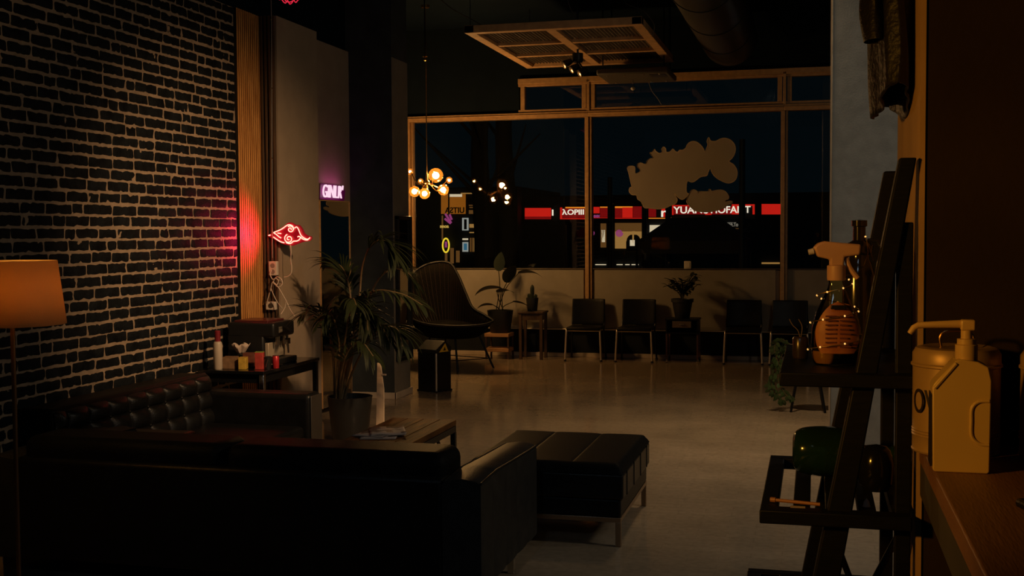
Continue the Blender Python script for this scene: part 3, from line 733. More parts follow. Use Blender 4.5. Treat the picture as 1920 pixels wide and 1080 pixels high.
for k, (x, y, z, rz, lab) in enumerate(((-2.47, 6.40, .4205, .25, 'lowest magazine of the stack on the rustic coffee table'), (-2.49, 6.43, .4265, -.12, 'open magazine in the middle of the stack on the coffee table'), (-2.45, 6.46, .4325, .42, 'topmost curled magazine of the stack on the coffee table'))):
    t = thing('magazine', lab, 'magazine', (x, y, z), rz, 'magazines on the coffee table')
    MB().grid(lambda u, v: Vector((-.105+.21*u, -.145+.29*v, .0045+(.004*math.sin(PI*u*2)+.006*u*u if k == 2 else .001*math.sin(PI*u*2)))), 16, 4).build('cover', mag_mat('magazine_%d' % k, k*3, (.62, .48, .40)), t, solid=.0008)
    box(-.104, .10, -.143, .143, 0, .0035).build('pages', PAPER, t, smooth=False)

# ------------------------------------------------------------------ palm and card
pa = thing('potted_palm', 'tall arching palm in a black tub beside the tufted sofa', 'plant', (-3.50, 8.42, 0))
MB().lathe([(.125, 0), (.14, .02), (.172, .33), (.176, .345), (.166, .345), (.16, .30), (0, .30)], 40).build('pot', POTBLACK, pa)
MB().lathe([(.158, .302), (.08, .312), (0, .315)], 24).build('soil', SOIL, pa)
PO = Vector((-3.50, 8.42, 0))
rnd = random.Random(5)
def frond(pts, ll, lw, n, side_droop, seedv, start=.30, lm=LEAF):
    rr = random.Random(seedv); path = catmull(pts, 8); k = len(path)
    fm = MB().tube(path, [.009*(1-.8*i/(k-1))+.0015 for i in range(k)], 6)
    stem = fm.build('frond', STEM, pa)
    lf = MB()
    for i in range(n):
        t = start+(1-start)*(i+.5)/n; f_ = t*(k-1); j = min(int(f_), k-2); p = path[j].lerp(path[j+1], f_-j); d = (path[j+1]-path[j]).normalized()
        side = d.cross(Vector((0, 0, 1)))
        if side.length < .1: side = Vector((1, 0, 0))
        side.normalize()
        for sgn in (-1, 1):
            up = side.cross(d)
            dr = (d*(.75+.5*t)+side*sgn*(1.0-.45*t)+Vector((0, 0, .18-.25*t))+Vector((rr.uniform(-.1, .1),)*3)).normalized()
            sz = ll*(math.sin(PI*(.18+.74*(i+.5)/n))**.7)*rr.uniform(.85, 1.1)
            lf.leaf(p, dr, (d-dr*d.dot(dr)).normalized(), sz, lw*rr.uniform(.85, 1.15), side_droop*rr.uniform(.7, 1.3), 6, .15)
    lf.build('leaflets', lm, stem)
def pp(px, py, Y): return atY(px, py, Y)-PO
FR = [
    ([(636, 752, 8.42), (655, 680, 8.42), (672, 580, 8.42), (680, 500, 8.40), (700, 455, 8.36), (728, 455, 8.30), (742, 482, 8.25)], .36, .011, 24, .55, .60),
    ([(634, 752, 8.44), (640, 680, 8.42), (652, 610, 8.35), (672, 570, 8.2), (706, 545, 8.0), (755, 552, 7.9), (792, 572, 7.85)], .30, .010, 22, .45, .45),
    ([(640, 752, 8.40), (655, 690, 8.45), (680, 600, 8.55), (706, 530, 8.6), (735, 505, 8.6), (765, 512, 8.6), (782, 535, 8.6)], .28, .008, 20, .5, .5),
    ([(628, 752, 8.42), (626, 690, 8.38), (622, 640, 8.3), (610, 600, 8.2), (588, 580, 8.1), (566, 590, 8.0)], .26, .009, 18, .5, .45),
    ([(632, 752, 8.38), (640, 690, 8.30), (648, 630, 8.2), (655, 585, 8.05), (662, 560, 7.9), (668, 572, 7.8)], .32, .012, 20, .7, .40),
    ([(644, 752, 8.42), (660, 700, 8.40), (690, 640, 8.35), (720, 612, 8.25), (745, 618, 8.2), (755, 650, 8.15)], .30, .010, 20, .8, .35),
    ([(630, 752, 8.36), (632, 700, 8.30), (636, 650, 8.22), (630, 610, 8.15), (618, 585, 8.05), (606, 600, 7.95)], .28, .011, 18, .8, .35),
    ([(640, 752, 8.45), (650, 690, 8.52), (660, 610, 8.6), (655, 540, 8.68), (640, 500, 8.72), (615, 492, 8.75)], .30, .009, 22, .6, .55),
    ([(636, 752, 8.36), (640, 700, 8.28), (652, 660, 8.2), (676, 640, 8.1), (700, 668, 8.05)], .30, .012, 16, .9, .35),
    ([(634, 752, 8.40), (634, 700, 8.35), (640, 640, 8.3), (660, 600, 8.25), (700, 590, 8.2), (730, 640, 8.15)], .32, .011, 20, .8, .40),
    ([(638, 752, 8.40), (646, 690, 8.36), (664, 620, 8.3), (684, 580, 8.22), (690, 620, 8.1)], .28, .011, 16, .9, .35),
]
for i, (ps, ll, lw, n, dr, stt) in enumerate(FR): frond([pp(*p) for p in ps], ll, lw, n, dr, i, stt)
cd_ = thing('folded_card', 'pale folded card leaning behind the palm tub', 'card', (-3.37, 8.72, 0))
MB().prism([(-.035, 0), (.03, 0), (.025, .36), (-.005, .56), (-.03, .57)], lambda a, b: Vector((a, .06*b, b)), lambda a, b: Vector((a+.004, .06*b+.012, b))).build('panel', mat('card_pale', (.75, .58, .40), .6), cd_, smooth=False)
MB().box(.005, .045, .025, .04, .47, .482).build('tab', PAPER, cd_)

# ------------------------------------------------------------------ bin, lounge chair
bn = thing('waste_bin', 'black pedal bin with steel edges beside the dark column', 'bin', (-3.765, 11.30, 0), -.40)
box(-.125, .125, -.115, .115, .0, .40).build('body', mat('bin_body', (.02, .02, .022), .3, metal=.6), bn, bevel=.006)
MB().prism([(-.118, .40), (.118, .40), (.118, .45), (.02, .515), (-.118, .43)], lambda a, b: Vector((-.128, a, b)), lambda a, b: Vector((.128, a, b))).build('lid', BLACKPL, bn, bevel=.005)
MB().tube([(.124, -.114, .01), (.124, -.114, .395)], .009, 8).build('steel_edge', mat('edge_bright', (.85, .80, .70), .35, metal=.6), bn)
MB().box(-.132, .132, -.122, .122, 0, .018).build('foot', BLACKMETAL, bn)
MB().prism([(-.075, .405), (.07, .405), (.02, .49)], lambda a, b: Vector((.1285, a, b)), lambda a, b: Vector((.131, a, b))).build('warning_sticker', mat('sticker_yellow', (.90, .55, .03), .5), bn, smooth=False)
MB().prism([(-.015, .418), (.03, .418), (.012, .455)], lambda a, b: Vector((.1312, a, b)), lambda a, b: Vector((.1322, a, b))).build('sticker_mark', BLACKPL, bn, smooth=False)

LO = Vector((-4.2, 13.22, 0))
lg = thing('lounge_chair', 'black woven lounge chair with flared back near the window', 'chair', LO)
ring = [(-4.60, 13.62, 1.235), (-4.36, 13.66, 1.25), (-4.22, 13.58, 1.12), (-4.06, 13.42, .88), (-3.93, 13.26, .725), (-3.74, 13.10, .65), (-3.60, 12.95, .59), (-3.74, 12.82, .55), (-4.10, 12.78, .54), (-4.45, 12.86, .57), (-4.68, 13.05, .66), (-4.80, 13.30, .86), (-4.78, 13.50, 1.10)]
ring = [Vector(p)-LO for p in ring]
rg = catmull(ring, 8, True)
MB().tube(rg, .014, 8, True).build('frame', BLACKMETAL, lg)
inn = [Vector((.24*math.cos(a), .20*math.sin(a)-.02, .43)) for a in [math.atan2(p.y, p.x) for p in rg]]
k = len(rg)
mb = MB()
for lvl in range(9):
    t = lvl/8; mb.v += [tuple(p.lerp(q, t)-Vector((0, 0, .10*math.sin(PI*t)))) for p, q in zip(rg, inn)]
mb.f = [(l*k+i, l*k+(i+1) % k, (l+1)*k+(i+1) % k, (l+1)*k+i) for l in range(8) for i in range(k)]+[tuple(8*k+i for i in range(k))]
mb.build('woven_shell', mat('woven_black', (.005, .0045, .004), .8, bump=.6, bscale=70, spec=.03), lg, solid=.006)
mb = MB()
for i in range(0, k, 2):
    p, q = rg[i], inn[i]
    mb.tube([p.lerp(q, t/6)-Vector((0, 0, .10*math.sin(PI*t/6)-.006)) for t in range(7)], .005, 5)
mb.build('cords', mat('cord_red_black', (.014, .004, .004), .6, color2=(.006, .005, .005), spec=.2), lg)['kind'] = 'stuff'
feet = [(-4.50, 12.98), (-4.03, 12.95), (-3.70, 13.33), (-4.42, 13.62)]
for fx, fy in feet:
    MB().tube([Vector((.6*(fx+4.2), .6*(fy-13.22), .47)), Vector((fx, fy, 0))-LO], .013, 8).build('leg', BLACKMETAL, lg)
mb = MB()
for i in range(4):
    a, b = feet[i], feet[(i+1) % 4]
    mb.tube([Vector((.9*(a[0]+4.2), .9*(a[1]-13.22), .12)), Vector((.9*(b[0]+4.2), .9*(b[1]-13.22), .12))], .006, 6)
mb.build('stretcher', BLACKMETAL, lg)
MB().grid(lambda u, v: Vector((-.34+.62*u, -.30+.50*v, .505+.05*math.sin(PI*u)*math.sin(PI*v)+.01*noise.noise(Vector((u*6, v*6, 0))))), 14, 12).build('seat_pad', mat('pad_black', (.006, .006, .006), .8, bump=.3, spec=.03), lg, solid=.05)

# ------------------------------------------------------------------ waiting chairs
def make_chair(lab):
    t = thing('waiting_chair', lab, 'chair', (0, 0, 0), 0, 'padded waiting chairs below the window')
    mb = MB()
    hw = .212
    mb.grid(lambda u, v: Vector((-hw+2*hw*u, .16+.05*v+.025*(1-(2*u-1)**2), .432+.328*v)), 10, 8)
    mb.build('backrest', LEATHER, t, solid=.032, bevel=.012, seg=3)
    box(-.215, .215, -.235, .19, .385, .43).build('seat', LEATHER2, t, bevel=.018, seg=3)
    for s in (-1, 1):
        MB().tube(catmull([(s*.205, -.19, .385), (s*.212, -.215, .37), (s*.228, -.235, .015)], 5), .0125, 10).build('leg', LEGCHROME, t)
        MB().tube([(s*.205, .13, .385), (s*.222, .19, .012)], .0115, 10).build('leg', BLACKMETAL, t)
        MB().tube([(s*.205, .12, .385), (s*.212, .165, .46), (s*.20, .205, .62)], .011, 8).build('back_tube', BLACKMETAL, t)
    for s in (-1, 1):
        for (x, y) in ((.228, -.235), (.222, .19)): MB().lathe([(.017, 0), (.017, .02), (.012, .024)], 10, (s*x, y, 0)).build('foot', BLACKPL, t)
    MB().tube([(-.205, -.19, .383), (.205, -.19, .383)], .010, 8).build('stretcher', LEGCHROME, t)
    return t
chlab = ['black waiting chair beside the cactus table, leftmost of the row', 'black waiting chair left of the table with the leafy pot', 'black waiting chair right of the table with the leafy pot', 'rightmost black waiting chair partly hidden by the spray bottle']
chx = [(1101, 1.0), (1195.5, 1.0), (1395, .97), (1481, .98)]
c0 = make_chair(chlab[0])
for i, (px, k) in enumerate(chx):
    x = atY(px, 590, 14.55).x; o = c0 if i == 0 else dup(c0, (0, 0, 0), chlab[i])
    o.location = (x, 14.47, 0); o.rotation_euler = (0, 0, (.02, -.01, .03, .0)[i])

# ------------------------------------------------------------------ small tables and plants by the window
DW = mat('dark_wood', (.05, .03, .018), .5, color2=(.09, .05, .03), vscale=5, stretch=(6, 6, 1))
ctb = thing('side_table', 'slim dark wooden table carrying the cactus by the window', 'table', (-3.49, 14.48, 0))
box(-.165, .165, -.16, .16, .585, .61).build('tabletop', DW, ctb, bevel=.004)
box(-.14, .14, -.135, .135, .50, .585).build('apron', DW, ctb, bevel=.003)
for sx in (-1, 1):
    for sy in (-1, 1): box(sx*.135-.018, sx*.135+.018, sy*.13-.018, sy*.13+.018, 0, .585).build('leg', DW, ctb, bevel=.003)
ca = thing('potted_cactus', 'small cactus in a dark pot on the slim wooden table', 'plant', (-3.495, 14.46, .61))
MB().lathe([(.058, 0), (.064, .008), (.078, .14), (.08, .17), (.073, .17), (.07, .15), (0, .15)], 24).build('pot', POTBLACK, ca)
def ribbed(c, r, h, n=10):
    mb = MB(); prof = [(r*.75, 0), (r, h*.15), (r, h*.75), (r*.75, h*.92), (r*.3, h)]
    mb.grid(lambda u, v: Vector((c[0]+(r*(1 if v < .75 else math.cos((v-.75)/.25*PI/2)**.7 if v < 1 else .01))*(1+.12*math.cos(u*2*PI*n))*math.cos(u*2*PI), c[1]+(r*(1 if v < .75 else math.cos((v-.75)/.25*PI/2)**.7 if v < 1 else .01))*(1+.12*math.cos(u*2*PI*n))*math.sin(u*2*PI), c[2]+h*v)), n*6, 12)
    return mb
ribbed((0, 0, .15), .024, .19).build('stem', DARKLEAF, ca)
for x, h in ((-.045, .075), (.045, .07), (.02, .05)): ribbed((x, .01 if x < .03 else -.01, .15), .022, h, 8).build('offset_stem', DARKLEAF, ca)

stt = thing('side_table', 'black bedside table with open drawer box holding the leafy pot', 'table', (-1.575, 14.46, 0))
box(-.205, .205, -.17, .17, .525, .543).build('tabletop', BLACKWOOD, stt, bevel=.003)
mb = MB().box(-.195, -.18, -.16, .16, .36, .525).box(.18, .195, -.16, .16, .36, .525).box(-.18, .18, .145, .16, .36, .525).box(-.18, .18, -.16, .16, .36, .375); mb.build('carcass', BLACKWOOD, stt)
dr = box(-.115, .115, -.168, .1, .435, .515).build('drawer', mat('drawer_front', (.14, .10, .07), .45), stt, bevel=.003)
MB().box(-.03, .03, -.185, -.168, .474, .486).build('handle', CHROME, dr, bevel=.003)
for s in (-1, 1):
    for y in (-.14, .14):
        lgx = MB().box(s*.188-.011, s*.188+.011, y-.011, y+.011, .05, .36).build('leg', mat('leg_rosewood', (.10, .05, .04), .35), stt)
        MB().tube([(s*.188-.012, y, .026), (s*.188+.012, y, .026)], .024, 12).build('castor', CHROME if y < 0 else BLACKPL, lgx)
pf = thing('potted_plant', 'leafy plant in a tapered black pot on the bedside table', 'plant', (-1.585, 14.45, .543))
MB().lathe([(.085, 0), (.09, .008), (.125, .20), (.138, .20), (.14, .24), (.128, .24), (.12, .20), (0, .20)], 28).build('pot', POTBLACK, pf)
mb = MB(); lf = MB(); rr = random.Random(3)
for i in range(15):
    a = i*2.4+rr.uniform(-.3, .3); h = rr.uniform(.20, .34); rad = rr.uniform(.08, .24)
    tip = Vector((rad*math.cos(a)*1.15+.02, rad*math.sin(a)*.7, .20+h)); pth = catmull([(0, 0, .2), (tip.x*.25, tip.y*.25, .2+h*.55), tip], 5); mb.tube(pth, .006, 6)
    for k_ in range(10):
        aa = rr.uniform(0, 2*PI); d = Vector((math.cos(aa), math.sin(aa)*.6, rr.uniform(-.3, .6))).normalized(); sd = d.cross(Vector((0, 0, 1))).normalized()
        lf.leaf(pth[rr.randrange(len(pth)//2, len(pth))], d, sd, rr.uniform(.06, .11), .026, .3, 4, .2)
mb.build('stem', mat('stem_dark', (.03, .03, .015), .6), pf); lf.build('leaves', DARKLEAF, pf)

pst = thing('plant_stand', 'two tier pale wooden stand under the broad leaved plant', 'plant stand', (-3.92, 14.42, 0))
PINE = mat('pine', (.42, .22, .09), .5, color2=(.55, .30, .13), vscale=5, stretch=(1, 8, 8))
for z in (.095, .285): box(-.165, .155, -.14, .14, z, z+.045).build('shelf', PINE, pst, bevel=.004)
for sx in (-1, 1):
    for sy in (-1, 1): box(sx*.145-.010, sx*.145+.010, sy*.12-.012, sy*.12+.012, 0, .285).build('leg', DW, pst)
bp_ = thing('potted_plant', 'broad leaved plant in a black pot on the pale wooden stand', 'plant', (-3.91, 14.42, .33))
MB().lathe([(.12, 0), (.13, .01), (.165, .26), (.17, .29), (.155, .29), (.15, .25), (0, .25)], 30).build('pot', POTBLACK, bp_)
BO = Vector((-3.91, 14.42, .33))
for k_, (tip, ll, wd, dv) in enumerate(((( 935, 508, 14.4), .20, .05, (.1, 0, 1)), ((972, 512, 14.35), .28, .055, (1, -.1, .15)), ((940, 540, 14.3), .30, .06, (-1, -.1, .05)), ((962, 566, 14.3), .24, .05, (1, -.1, -.1)), ((925, 572, 14.25), .18, .045, (-1, -.2, .1)), ((950, 530, 14.42), .26, .06, (.3, -.3, .7)), ((932, 548, 14.45), .22, .05, (.6, -.2, .2)))):
    tp = atY(*tip)-BO
    pth = catmull([(.02*(k_-3), 0, .25), (tp.x*.3, tp.y*.3, .25+(tp.z-.25)*.6), tp], 6)
    sm = MB().tube(pth, .006, 6).build('petiole', mat('stem_dark', (0, 0, 0)), bp_)
    d = Vector(dv).normalized(); sd = d.cross(Vector((0, .3, 1))).normalized()
    MB().leaf(tp, d, sd, ll*1.25, wd*1.45, .55, 10, .12).build('leaf', DARKLEAF, sm)

stl = thing('plant_stool', 'black stool with splayed legs under the trailing plant', 'stool', (-.06, 10.72, 0))
MB().lathe([(.17, .385), (.175, .39), (.175, .41), (.17, .415)], 28).build('seat', BLACKWOOD, stl)
for a in (225, 320, 45, 135):
    c_, s_ = math.cos(R(a)), math.sin(R(a)); MB().tube([(.11*c_, .11*s_, .388), (.20*c_, .20*s_, 0)], [.016, .011], 8).build('leg', BLACKMETAL, stl)
tr = thing('trailing_plant', 'ivy trailing to the floor from a beige tapered pot on the stool', 'plant', (-.205, 10.69, .415))
MB().lathe([(.046, 0), (.052, .005), (.04, .175), (.036, .18), (.033, .17), (0, .17)], 4, m=Matrix.Rotation(R(40), 4, 'Z')).build('pot', mat('pot_beige', (.30, .20, .15), .6), tr, smooth=False)
rr = random.Random(11); TO = Vector((-.205, 10.69, .415))
for vpts in ([(1482, 644), (1466, 650), (1455, 672), (1450, 705), (1442, 728), (1458, 745), (1470, 755)], [(1480, 644), (1462, 636), (1452, 655), (1462, 690), (1460, 715), (1472, 738), (1484, 748)], [(1484, 646), (1470, 660), (1455, 690), (1446, 715), (1452, 735)]):
    pth = catmull([atY(a, b, 10.58)-TO for a, b in vpts], 6)
    v_ = MB().tube(pth, .0028, 5).build('vine', STEM, tr); lf = MB()
    for i in range(3, len(pth)):
        for s_ in (-1, 1):
            if rr.random() < .75:
                d = Vector((s_*rr.uniform(.3, 1), rr.uniform(-.7, .3), rr.uniform(-.9, .2))).normalized(); lf.leaf(pth[i], d, d.cross(Vector((0, 1, .2))).normalized(), rr.uniform(.035, .06), .018, .4, 4, .15)
    lf.build('leaves', mat('ivy_leaf', (.05, .09, .03), .4, var=.5), v_)
# ------------------------------------------------------------------ window decal, switch
dk = [(100, 435), (182, 432), (188, 510), (240, 480), (207, 432), (215, 400), (250, 388), (300, 405), (320, 365), (355, 340), (385, 335), (345, 278), (375, 270), (400, 238), (420, 265), (460, 285), (490, 270), (485, 235), (508, 215), (530, 235), (535, 270), (575, 270), (610, 238), (635, 262), (665, 272), (685, 250), (720, 250), (755, 225), (775, 185), (815, 155), (870, 155), (920, 190), (955, 235), (970, 272), (985, 240), (1005, 190), (995, 150), (1015, 105), (1035, 145), (1090, 150), (1140, 125), (1190, 115), (1250, 130), (1300, 180), (1315, 240), (1300, 300), (1270, 345), (1240, 375), (1290, 410), (1325, 460), (1335, 520), (1315, 580), (1270, 612), (1220, 618), (1150, 590), (1090, 550), (1050, 500), (1030, 450), (1005, 500), (990, 535), (920, 550), (860, 595), (820, 610), (770, 600), (762, 720), (790, 740), (765, 770), (715, 805), (660, 770), (630, 735), (640, 770), (660, 810), (640, 850), (590, 870), (520, 900), (440, 910), (340, 900), (290, 895), (255, 830), (215, 800), (200, 755), (150, 750), (120, 715), (125, 675), (150, 660), (140, 620), (115, 510)]
dl = [(765, 800), (790, 745), (815, 700), (850, 690), (885, 710), (890, 735), (900, 712), (1000, 712), (1010, 690), (1030, 685), (1045, 705), (1060, 705), (1140, 692), (1200, 710), (1240, 765), (1235, 800), (1200, 815), (1205, 830), (1245, 820), (1280, 825), (1275, 850), (1220, 870), (1190, 900), (1100, 930), (1000, 945), (900, 940), (850, 925), (800, 880), (770, 840)]
DECO = atY(1285, 340, WY+.035)
de = thing('window_decal', 'large cloud shaped sticker on the middle window pane', 'sticker', DECO)
DECM = mat('decal_vinyl', (.38, .33, .27), .8, var=.06, vscale=2); DECE = mat('decal_edge', (.50, .40, .28), .7)
def dpt(a, b): return atY(1160+a/6, 240+b/6, WY+.035)-DECO
for nm, P in (('cloud_shape', dk), ('cloud_shape', dl)):
    sp_ = [dpt(*p) for p in P]; sp_ = catmull(sp_, 3, True)
    mb = MB(); k = len(sp_); mb.add([p for p in sp_]+[p+Vector((0, .0015, 0)) for p in sp_], [tuple(range(k)), tuple(range(2*k-1, k-1, -1))]+[(i, (i+1) % k, k+(i+1) % k, k+i) for i in range(k)])
    o = mb.build(nm, DECM, de, smooth=False)
    MB().tube([p+Vector((0, -.001, 0)) for p in sp_], .006, 6, True, .3).build('outline', DECE, o)
sw = thing('wall_switch', 'small white square switch box standing on the window sill', 'switch', atY(1289.5, 497, WY-.02)+Vector((0, 0, 0)))
box(-.045, .045, -.015, .02, -.048, .05).build('housing', WHITEPL, sw, bevel=.006)
box(-.028, .028, -.019, -.013, -.03, .03).build('rocker', WHITEPL, sw, bevel=.004)

# ------------------------------------------------------------------ right: ladder shelf and the things on it
ls = thing('ladder_shelf', 'black leaning ladder shelf standing against the clay wall edge', 'shelf', (.05, 3.10, 0))
BW = BLACKWOOD
YA, YB = 2.80-3.10, 3.40-3.10
def railx(z): return (-.115+.178*z)-.05
for yy, nm in ((YA, 'rail'), (YB, 'rail')):
    z0, z1 = 0.0, 1.765; wd = .036
    mb = MB(); vs = []
    for (z, x) in ((z0, railx(z0)), (z1, railx(z1))):
        for dx in (-.016-.018*(1-z/1.8), .020+.024*(1-z/1.8)):
            for dy in (-.03, .03): vs.append(Vector((x+dx, yy+dy, z)))
    mb.add(vs, [(0, 1, 3, 2), (4, 6, 7, 5), (0, 4, 5, 1), (2, 3, 7, 6), (0, 2, 6, 4), (1, 5, 7, 3)])
    mb.build('rail', BW, ls, bevel=.004)
    MB().box(.130, .165, yy-.018, yy+.018, 0, 1.62).build('back_leg', BW, ls, bevel=.003)
def shelf(z, x0, x1, slats):
    mb = MB(); h = .032
    mb.box(x0, x1, YA-.06, YA-.01, z-h, z).box(x0, x1, YB-.01, YB+.03, z-h, z)
    if slats:
        w_ = .040; n = 5
        for i in range(n):
            a = x0+(x1-x0-w_)*i/(n-1); mb.box(a, a+w_, YA-.012, YB, z-h+.001, z-.001)
    else: mb.box(x0, x1, YA-.012, YB, z-h+.001, z-.0005)
    return mb.build('shelf', BW, ls, bevel=.003)
shelf(1.277, -.128, .165, False)
shelf(.955, -.172, .165, True)
shelf(.62, -.235, .165, True)
shelf(.30, -.29, .165, True)
for zz in (.45,): MB().tube([(-.02, YA, .93), (.155, YB, .34)], .009, 6).tube([(.155, YA, .93), (-.02, YB, .34)], .009, 6).build('cross_brace', BLACKMETAL, ls)

SH = 1.277
sb = thing('spray_bottle', 'clear trigger spray bottle with orange label on the ladder shelf', 'bottle', (.050, 2.93, SH), .12)
BOT = glass_mat('bottle_clear', (.72, .62, .34), 1.45, gain=1.6)
prof = [(.0, .001), (.050, .001), (.056, .012), (.060, .05), (.058, .09), (.047, .13), (.030, .165), (.021, .185), (.018, .198), (.018, .21)]
MB().lathe(prof, 36, sx=1.0, sy=.62).build('bottle', BOT, sb)
def liq(v): return v
MB().lathe([(0, .004), (.048, .004), (.053, .013), (.056, .03), (.054, .034), (0, .034)], 30, sx=1, sy=.58).build('liquid', mat('liquid_yellow', (.45, .28, .03), .15, coat=.5), sb)
LAB = mat('label_orange', (.30, .085, .015), .5, color2=(.42, .15, .03), vscale=30)
def labpt(u, v):
    a = -PI*.5+(u-.5)*2.2; z = .030+.125*v
    for (r0, z0), (r1, z1) in zip(prof[1:], prof[2:]):
        if z <= z1: r = r0+(r1-r0)*(z-z0)/(z1-z0); break
    wsh = (math.sin(PI*min(1, .15+v*.85))**.5)
    a = -PI*.5+(u-.5)*2.1*wsh
    return Vector((1.012*r*math.cos(a), .645*r*math.sin(a)-.0005, z))
lb = MB().grid(labpt, 20, 14).build('label', LAB, sb)
mb = MB()
for r_ in range(8):
    z = .045+.0105*r_
    for (x0, x1) in ((-.030, -.004), (.004, .030-.004*(r_ % 3))): mb.box(x0, x1, -.0405+.14*abs(x0+x1)*.03, -.0385, z, z+.0035)
mb.build('print_lines', mat('print_dark', (.13, .035, .015), .6), lb)
MB().box(-.018, .018, -.0405, -.036, .137, .147).build('brand_patch', BLACKPL, lb, bevel=.002)
PEACH = mat('trigger_peach', (.62, .36, .20), .4)
MB().lathe([(.021, .205), (.022, .21), (.022, .24), (.017, .243)], 24).build('collar', PEACH, sb)
mb = MB().prism([(-.055, .285), (-.045, .262), (-.016, .256), (-.016, .238), (.016, .238), (.018, .262), (.054, .266), (.056, .292), (.0, .297), (-.03, .300), (-.045, .295)], lambda a, b: Vector((a, -.014, b)), lambda a, b: Vector((a, .014, b)))
mb.build('spray_head', PEACH, sb, bevel=.005, seg=3)
MB().tube(catmull([(.022, 0, .262), (.032, 0, .235), (.05, 0, .21)], 5), .006, 8).build('trigger', PEACH, sb)
MB().tube([(-.054, 0, .276), (-.066, 0, .273)], [.008, .007], 10).build('nozzle', WHITEPL, sb)
# glowing beads on a wire, added for the specular glints round the bottle
fy = thing('fairy_lights', 'string of tiny warm fairy lights wound round the spray bottle', 'string lights', (.050, 2.93, SH))
pth = []
for i in range(90):
    t = i/89; a = t*2*PI*3.2+.5; z = .008+.21*t
    r = .066-.03*max(0, (z-.08)/.13); pth.append(Vector((r*math.cos(a), .72*r*math.sin(a), z)))
pth = pth+[Vector((.05, .03, .22)), Vector((.075, .05, .27)), Vector((.07, .08, .31)), Vector((.09, .10, .25))]
MB().tube(catmull(pth, 2), .0011, 5).build('wire', mat('wire_copper', (.40, .26, .08), .35, metal=.8), fy)
GLINT = emit_mat('fairy_led', (1.0, .50, .12), 1.3)
bead0 = None
for i in range(4, len(pth), 4):
    if bead0 is None: bead0 = MB().sphere((0, 0, 0), .0024, 8, 6).build('led', GLINT, fy); bead0.location = pth[i]
    else:
        o = bead0.copy(); COL.objects.link(o); o.location = pth[i]
db = thing('dark_bottle', 'dark pump bottle with ribbed neck behind the spray bottle', 'bottle', (.112, 3.20, SH))
MB().lathe([(0, 0), (.040, 0), (.042, .01), (.042, .20), (.034, .235), (.027, .25), (.027, .262), (.034, .268), (.036, .285), (.030, .292), (.022, .296), (.016, .30), (.016, .335), (.020, .337), (.020, .352), (.0, .355)], 28).build('body', mat('bottle_dark', (.015, .012, .008), .12, coat=.4), db)
MB().tube([(.02, 0, .30), (.045, 0, .298), (.052, 0, .285)], .005, 8).build('spout', BLACKPL, db)
jr = thing('jar', 'squat dark jar with dry twig at the left end of the ladder shelf', 'jar', (-.035, 3.06, SH))
MB().lathe([(0, 0), (.018, 0), (.020, .005), (.020, .05), (.016, .056), (.0, .05)], 20).build('pot', mat('jar_brown', (.03, .02, .012), .25), jr)
MB().tube(catmull([(0, 0, .045), (-.006, 0, .07), (-.02, 0, .085), (-.028, .0, .10)], 4), .0012, 5).tube(catmull([(0, 0, .05), (.004, 0, .08), (-.005, 0, .10)], 4), .0012, 5).build('twig', STEM, jr)

dj = thing('glass_demijohn', 'round dark green glass bottle lying on the slatted lower shelf', 'bottle', (.03, 3.16, .955))
GREEN = mat('green_glass', (.02, .06, .02), .06, trans=.5, ior=1.5, coat=.6)
mb = MB(); rot = Matrix.Rotation(R(90), 4, 'Y')
MB().lathe([(p.x if p.x > 1e-4 else 0, p.y) for p in catmull([(0, -.085, 0), (.04, -.083, 0), (.06, -.06, 0), (.066, 0, 0), (.060, .05, 0), (.035, .085, 0), (.018, .105, 0), (.017, .16, 0), (.021, .164, 0), (.020, .175, 0), (0, .176, 0)], 4)], 40, m=Matrix.Translation((0.0, 0, .0665)) @ rot).build('body', GREEN, dj)
MB().tube([(.176, 0, .0665), (.195, 0, .0665)], .014, 10).build('stopper', mat('cork', (.30, .18, .09), .8), dj)
bl = thing('storage_jar', 'black round jar behind the rail on the lower ladder shelf', 'jar', (.150, 3.02, .955))
MB().lathe([(0, 0), (.03, 0), (.042, .02), (.044, .07), (.034, .10), (.025, .11), (.0, .115)], 26).build('body', mat('jar_black', (.008, .008, .009), .15), bl)
wk = thing('wooden_stick', 'slim brown wooden stick on the front edge of the lower shelf', 'stick', (-.045, 2.815, .9605))
MB().tube([(-.045, .012, .0), (.06, -.012, .0)], .0042, 8).build('shaft', mat('stick_wood', (.40, .17, .05), .5), wk)
MB().tube([(-.055, .0145, .0), (-.043, .0115, .0)], .0062, 8).build('tip', mat('stick_wood', (0, 0, 0)), wk)
pb = thing('paper_slip', 'thin white paper slip under the wooden stick on the lower shelf', 'paper', (-.035, 2.786, .9555))
MB().box(-.018, .016, -.008, .008, 0, .001).build('sheet', PAPER, pb, smooth=False)
tg = thing('price_tag', 'tiny white bell shaped tag at the right of the lower shelf', 'tag', (.12, 2.83, .955))
MB().lathe([(.009, 0), (.006, .012), (.002, .018), (0, .02)], 12).build('tag', WHITEPL, tg)
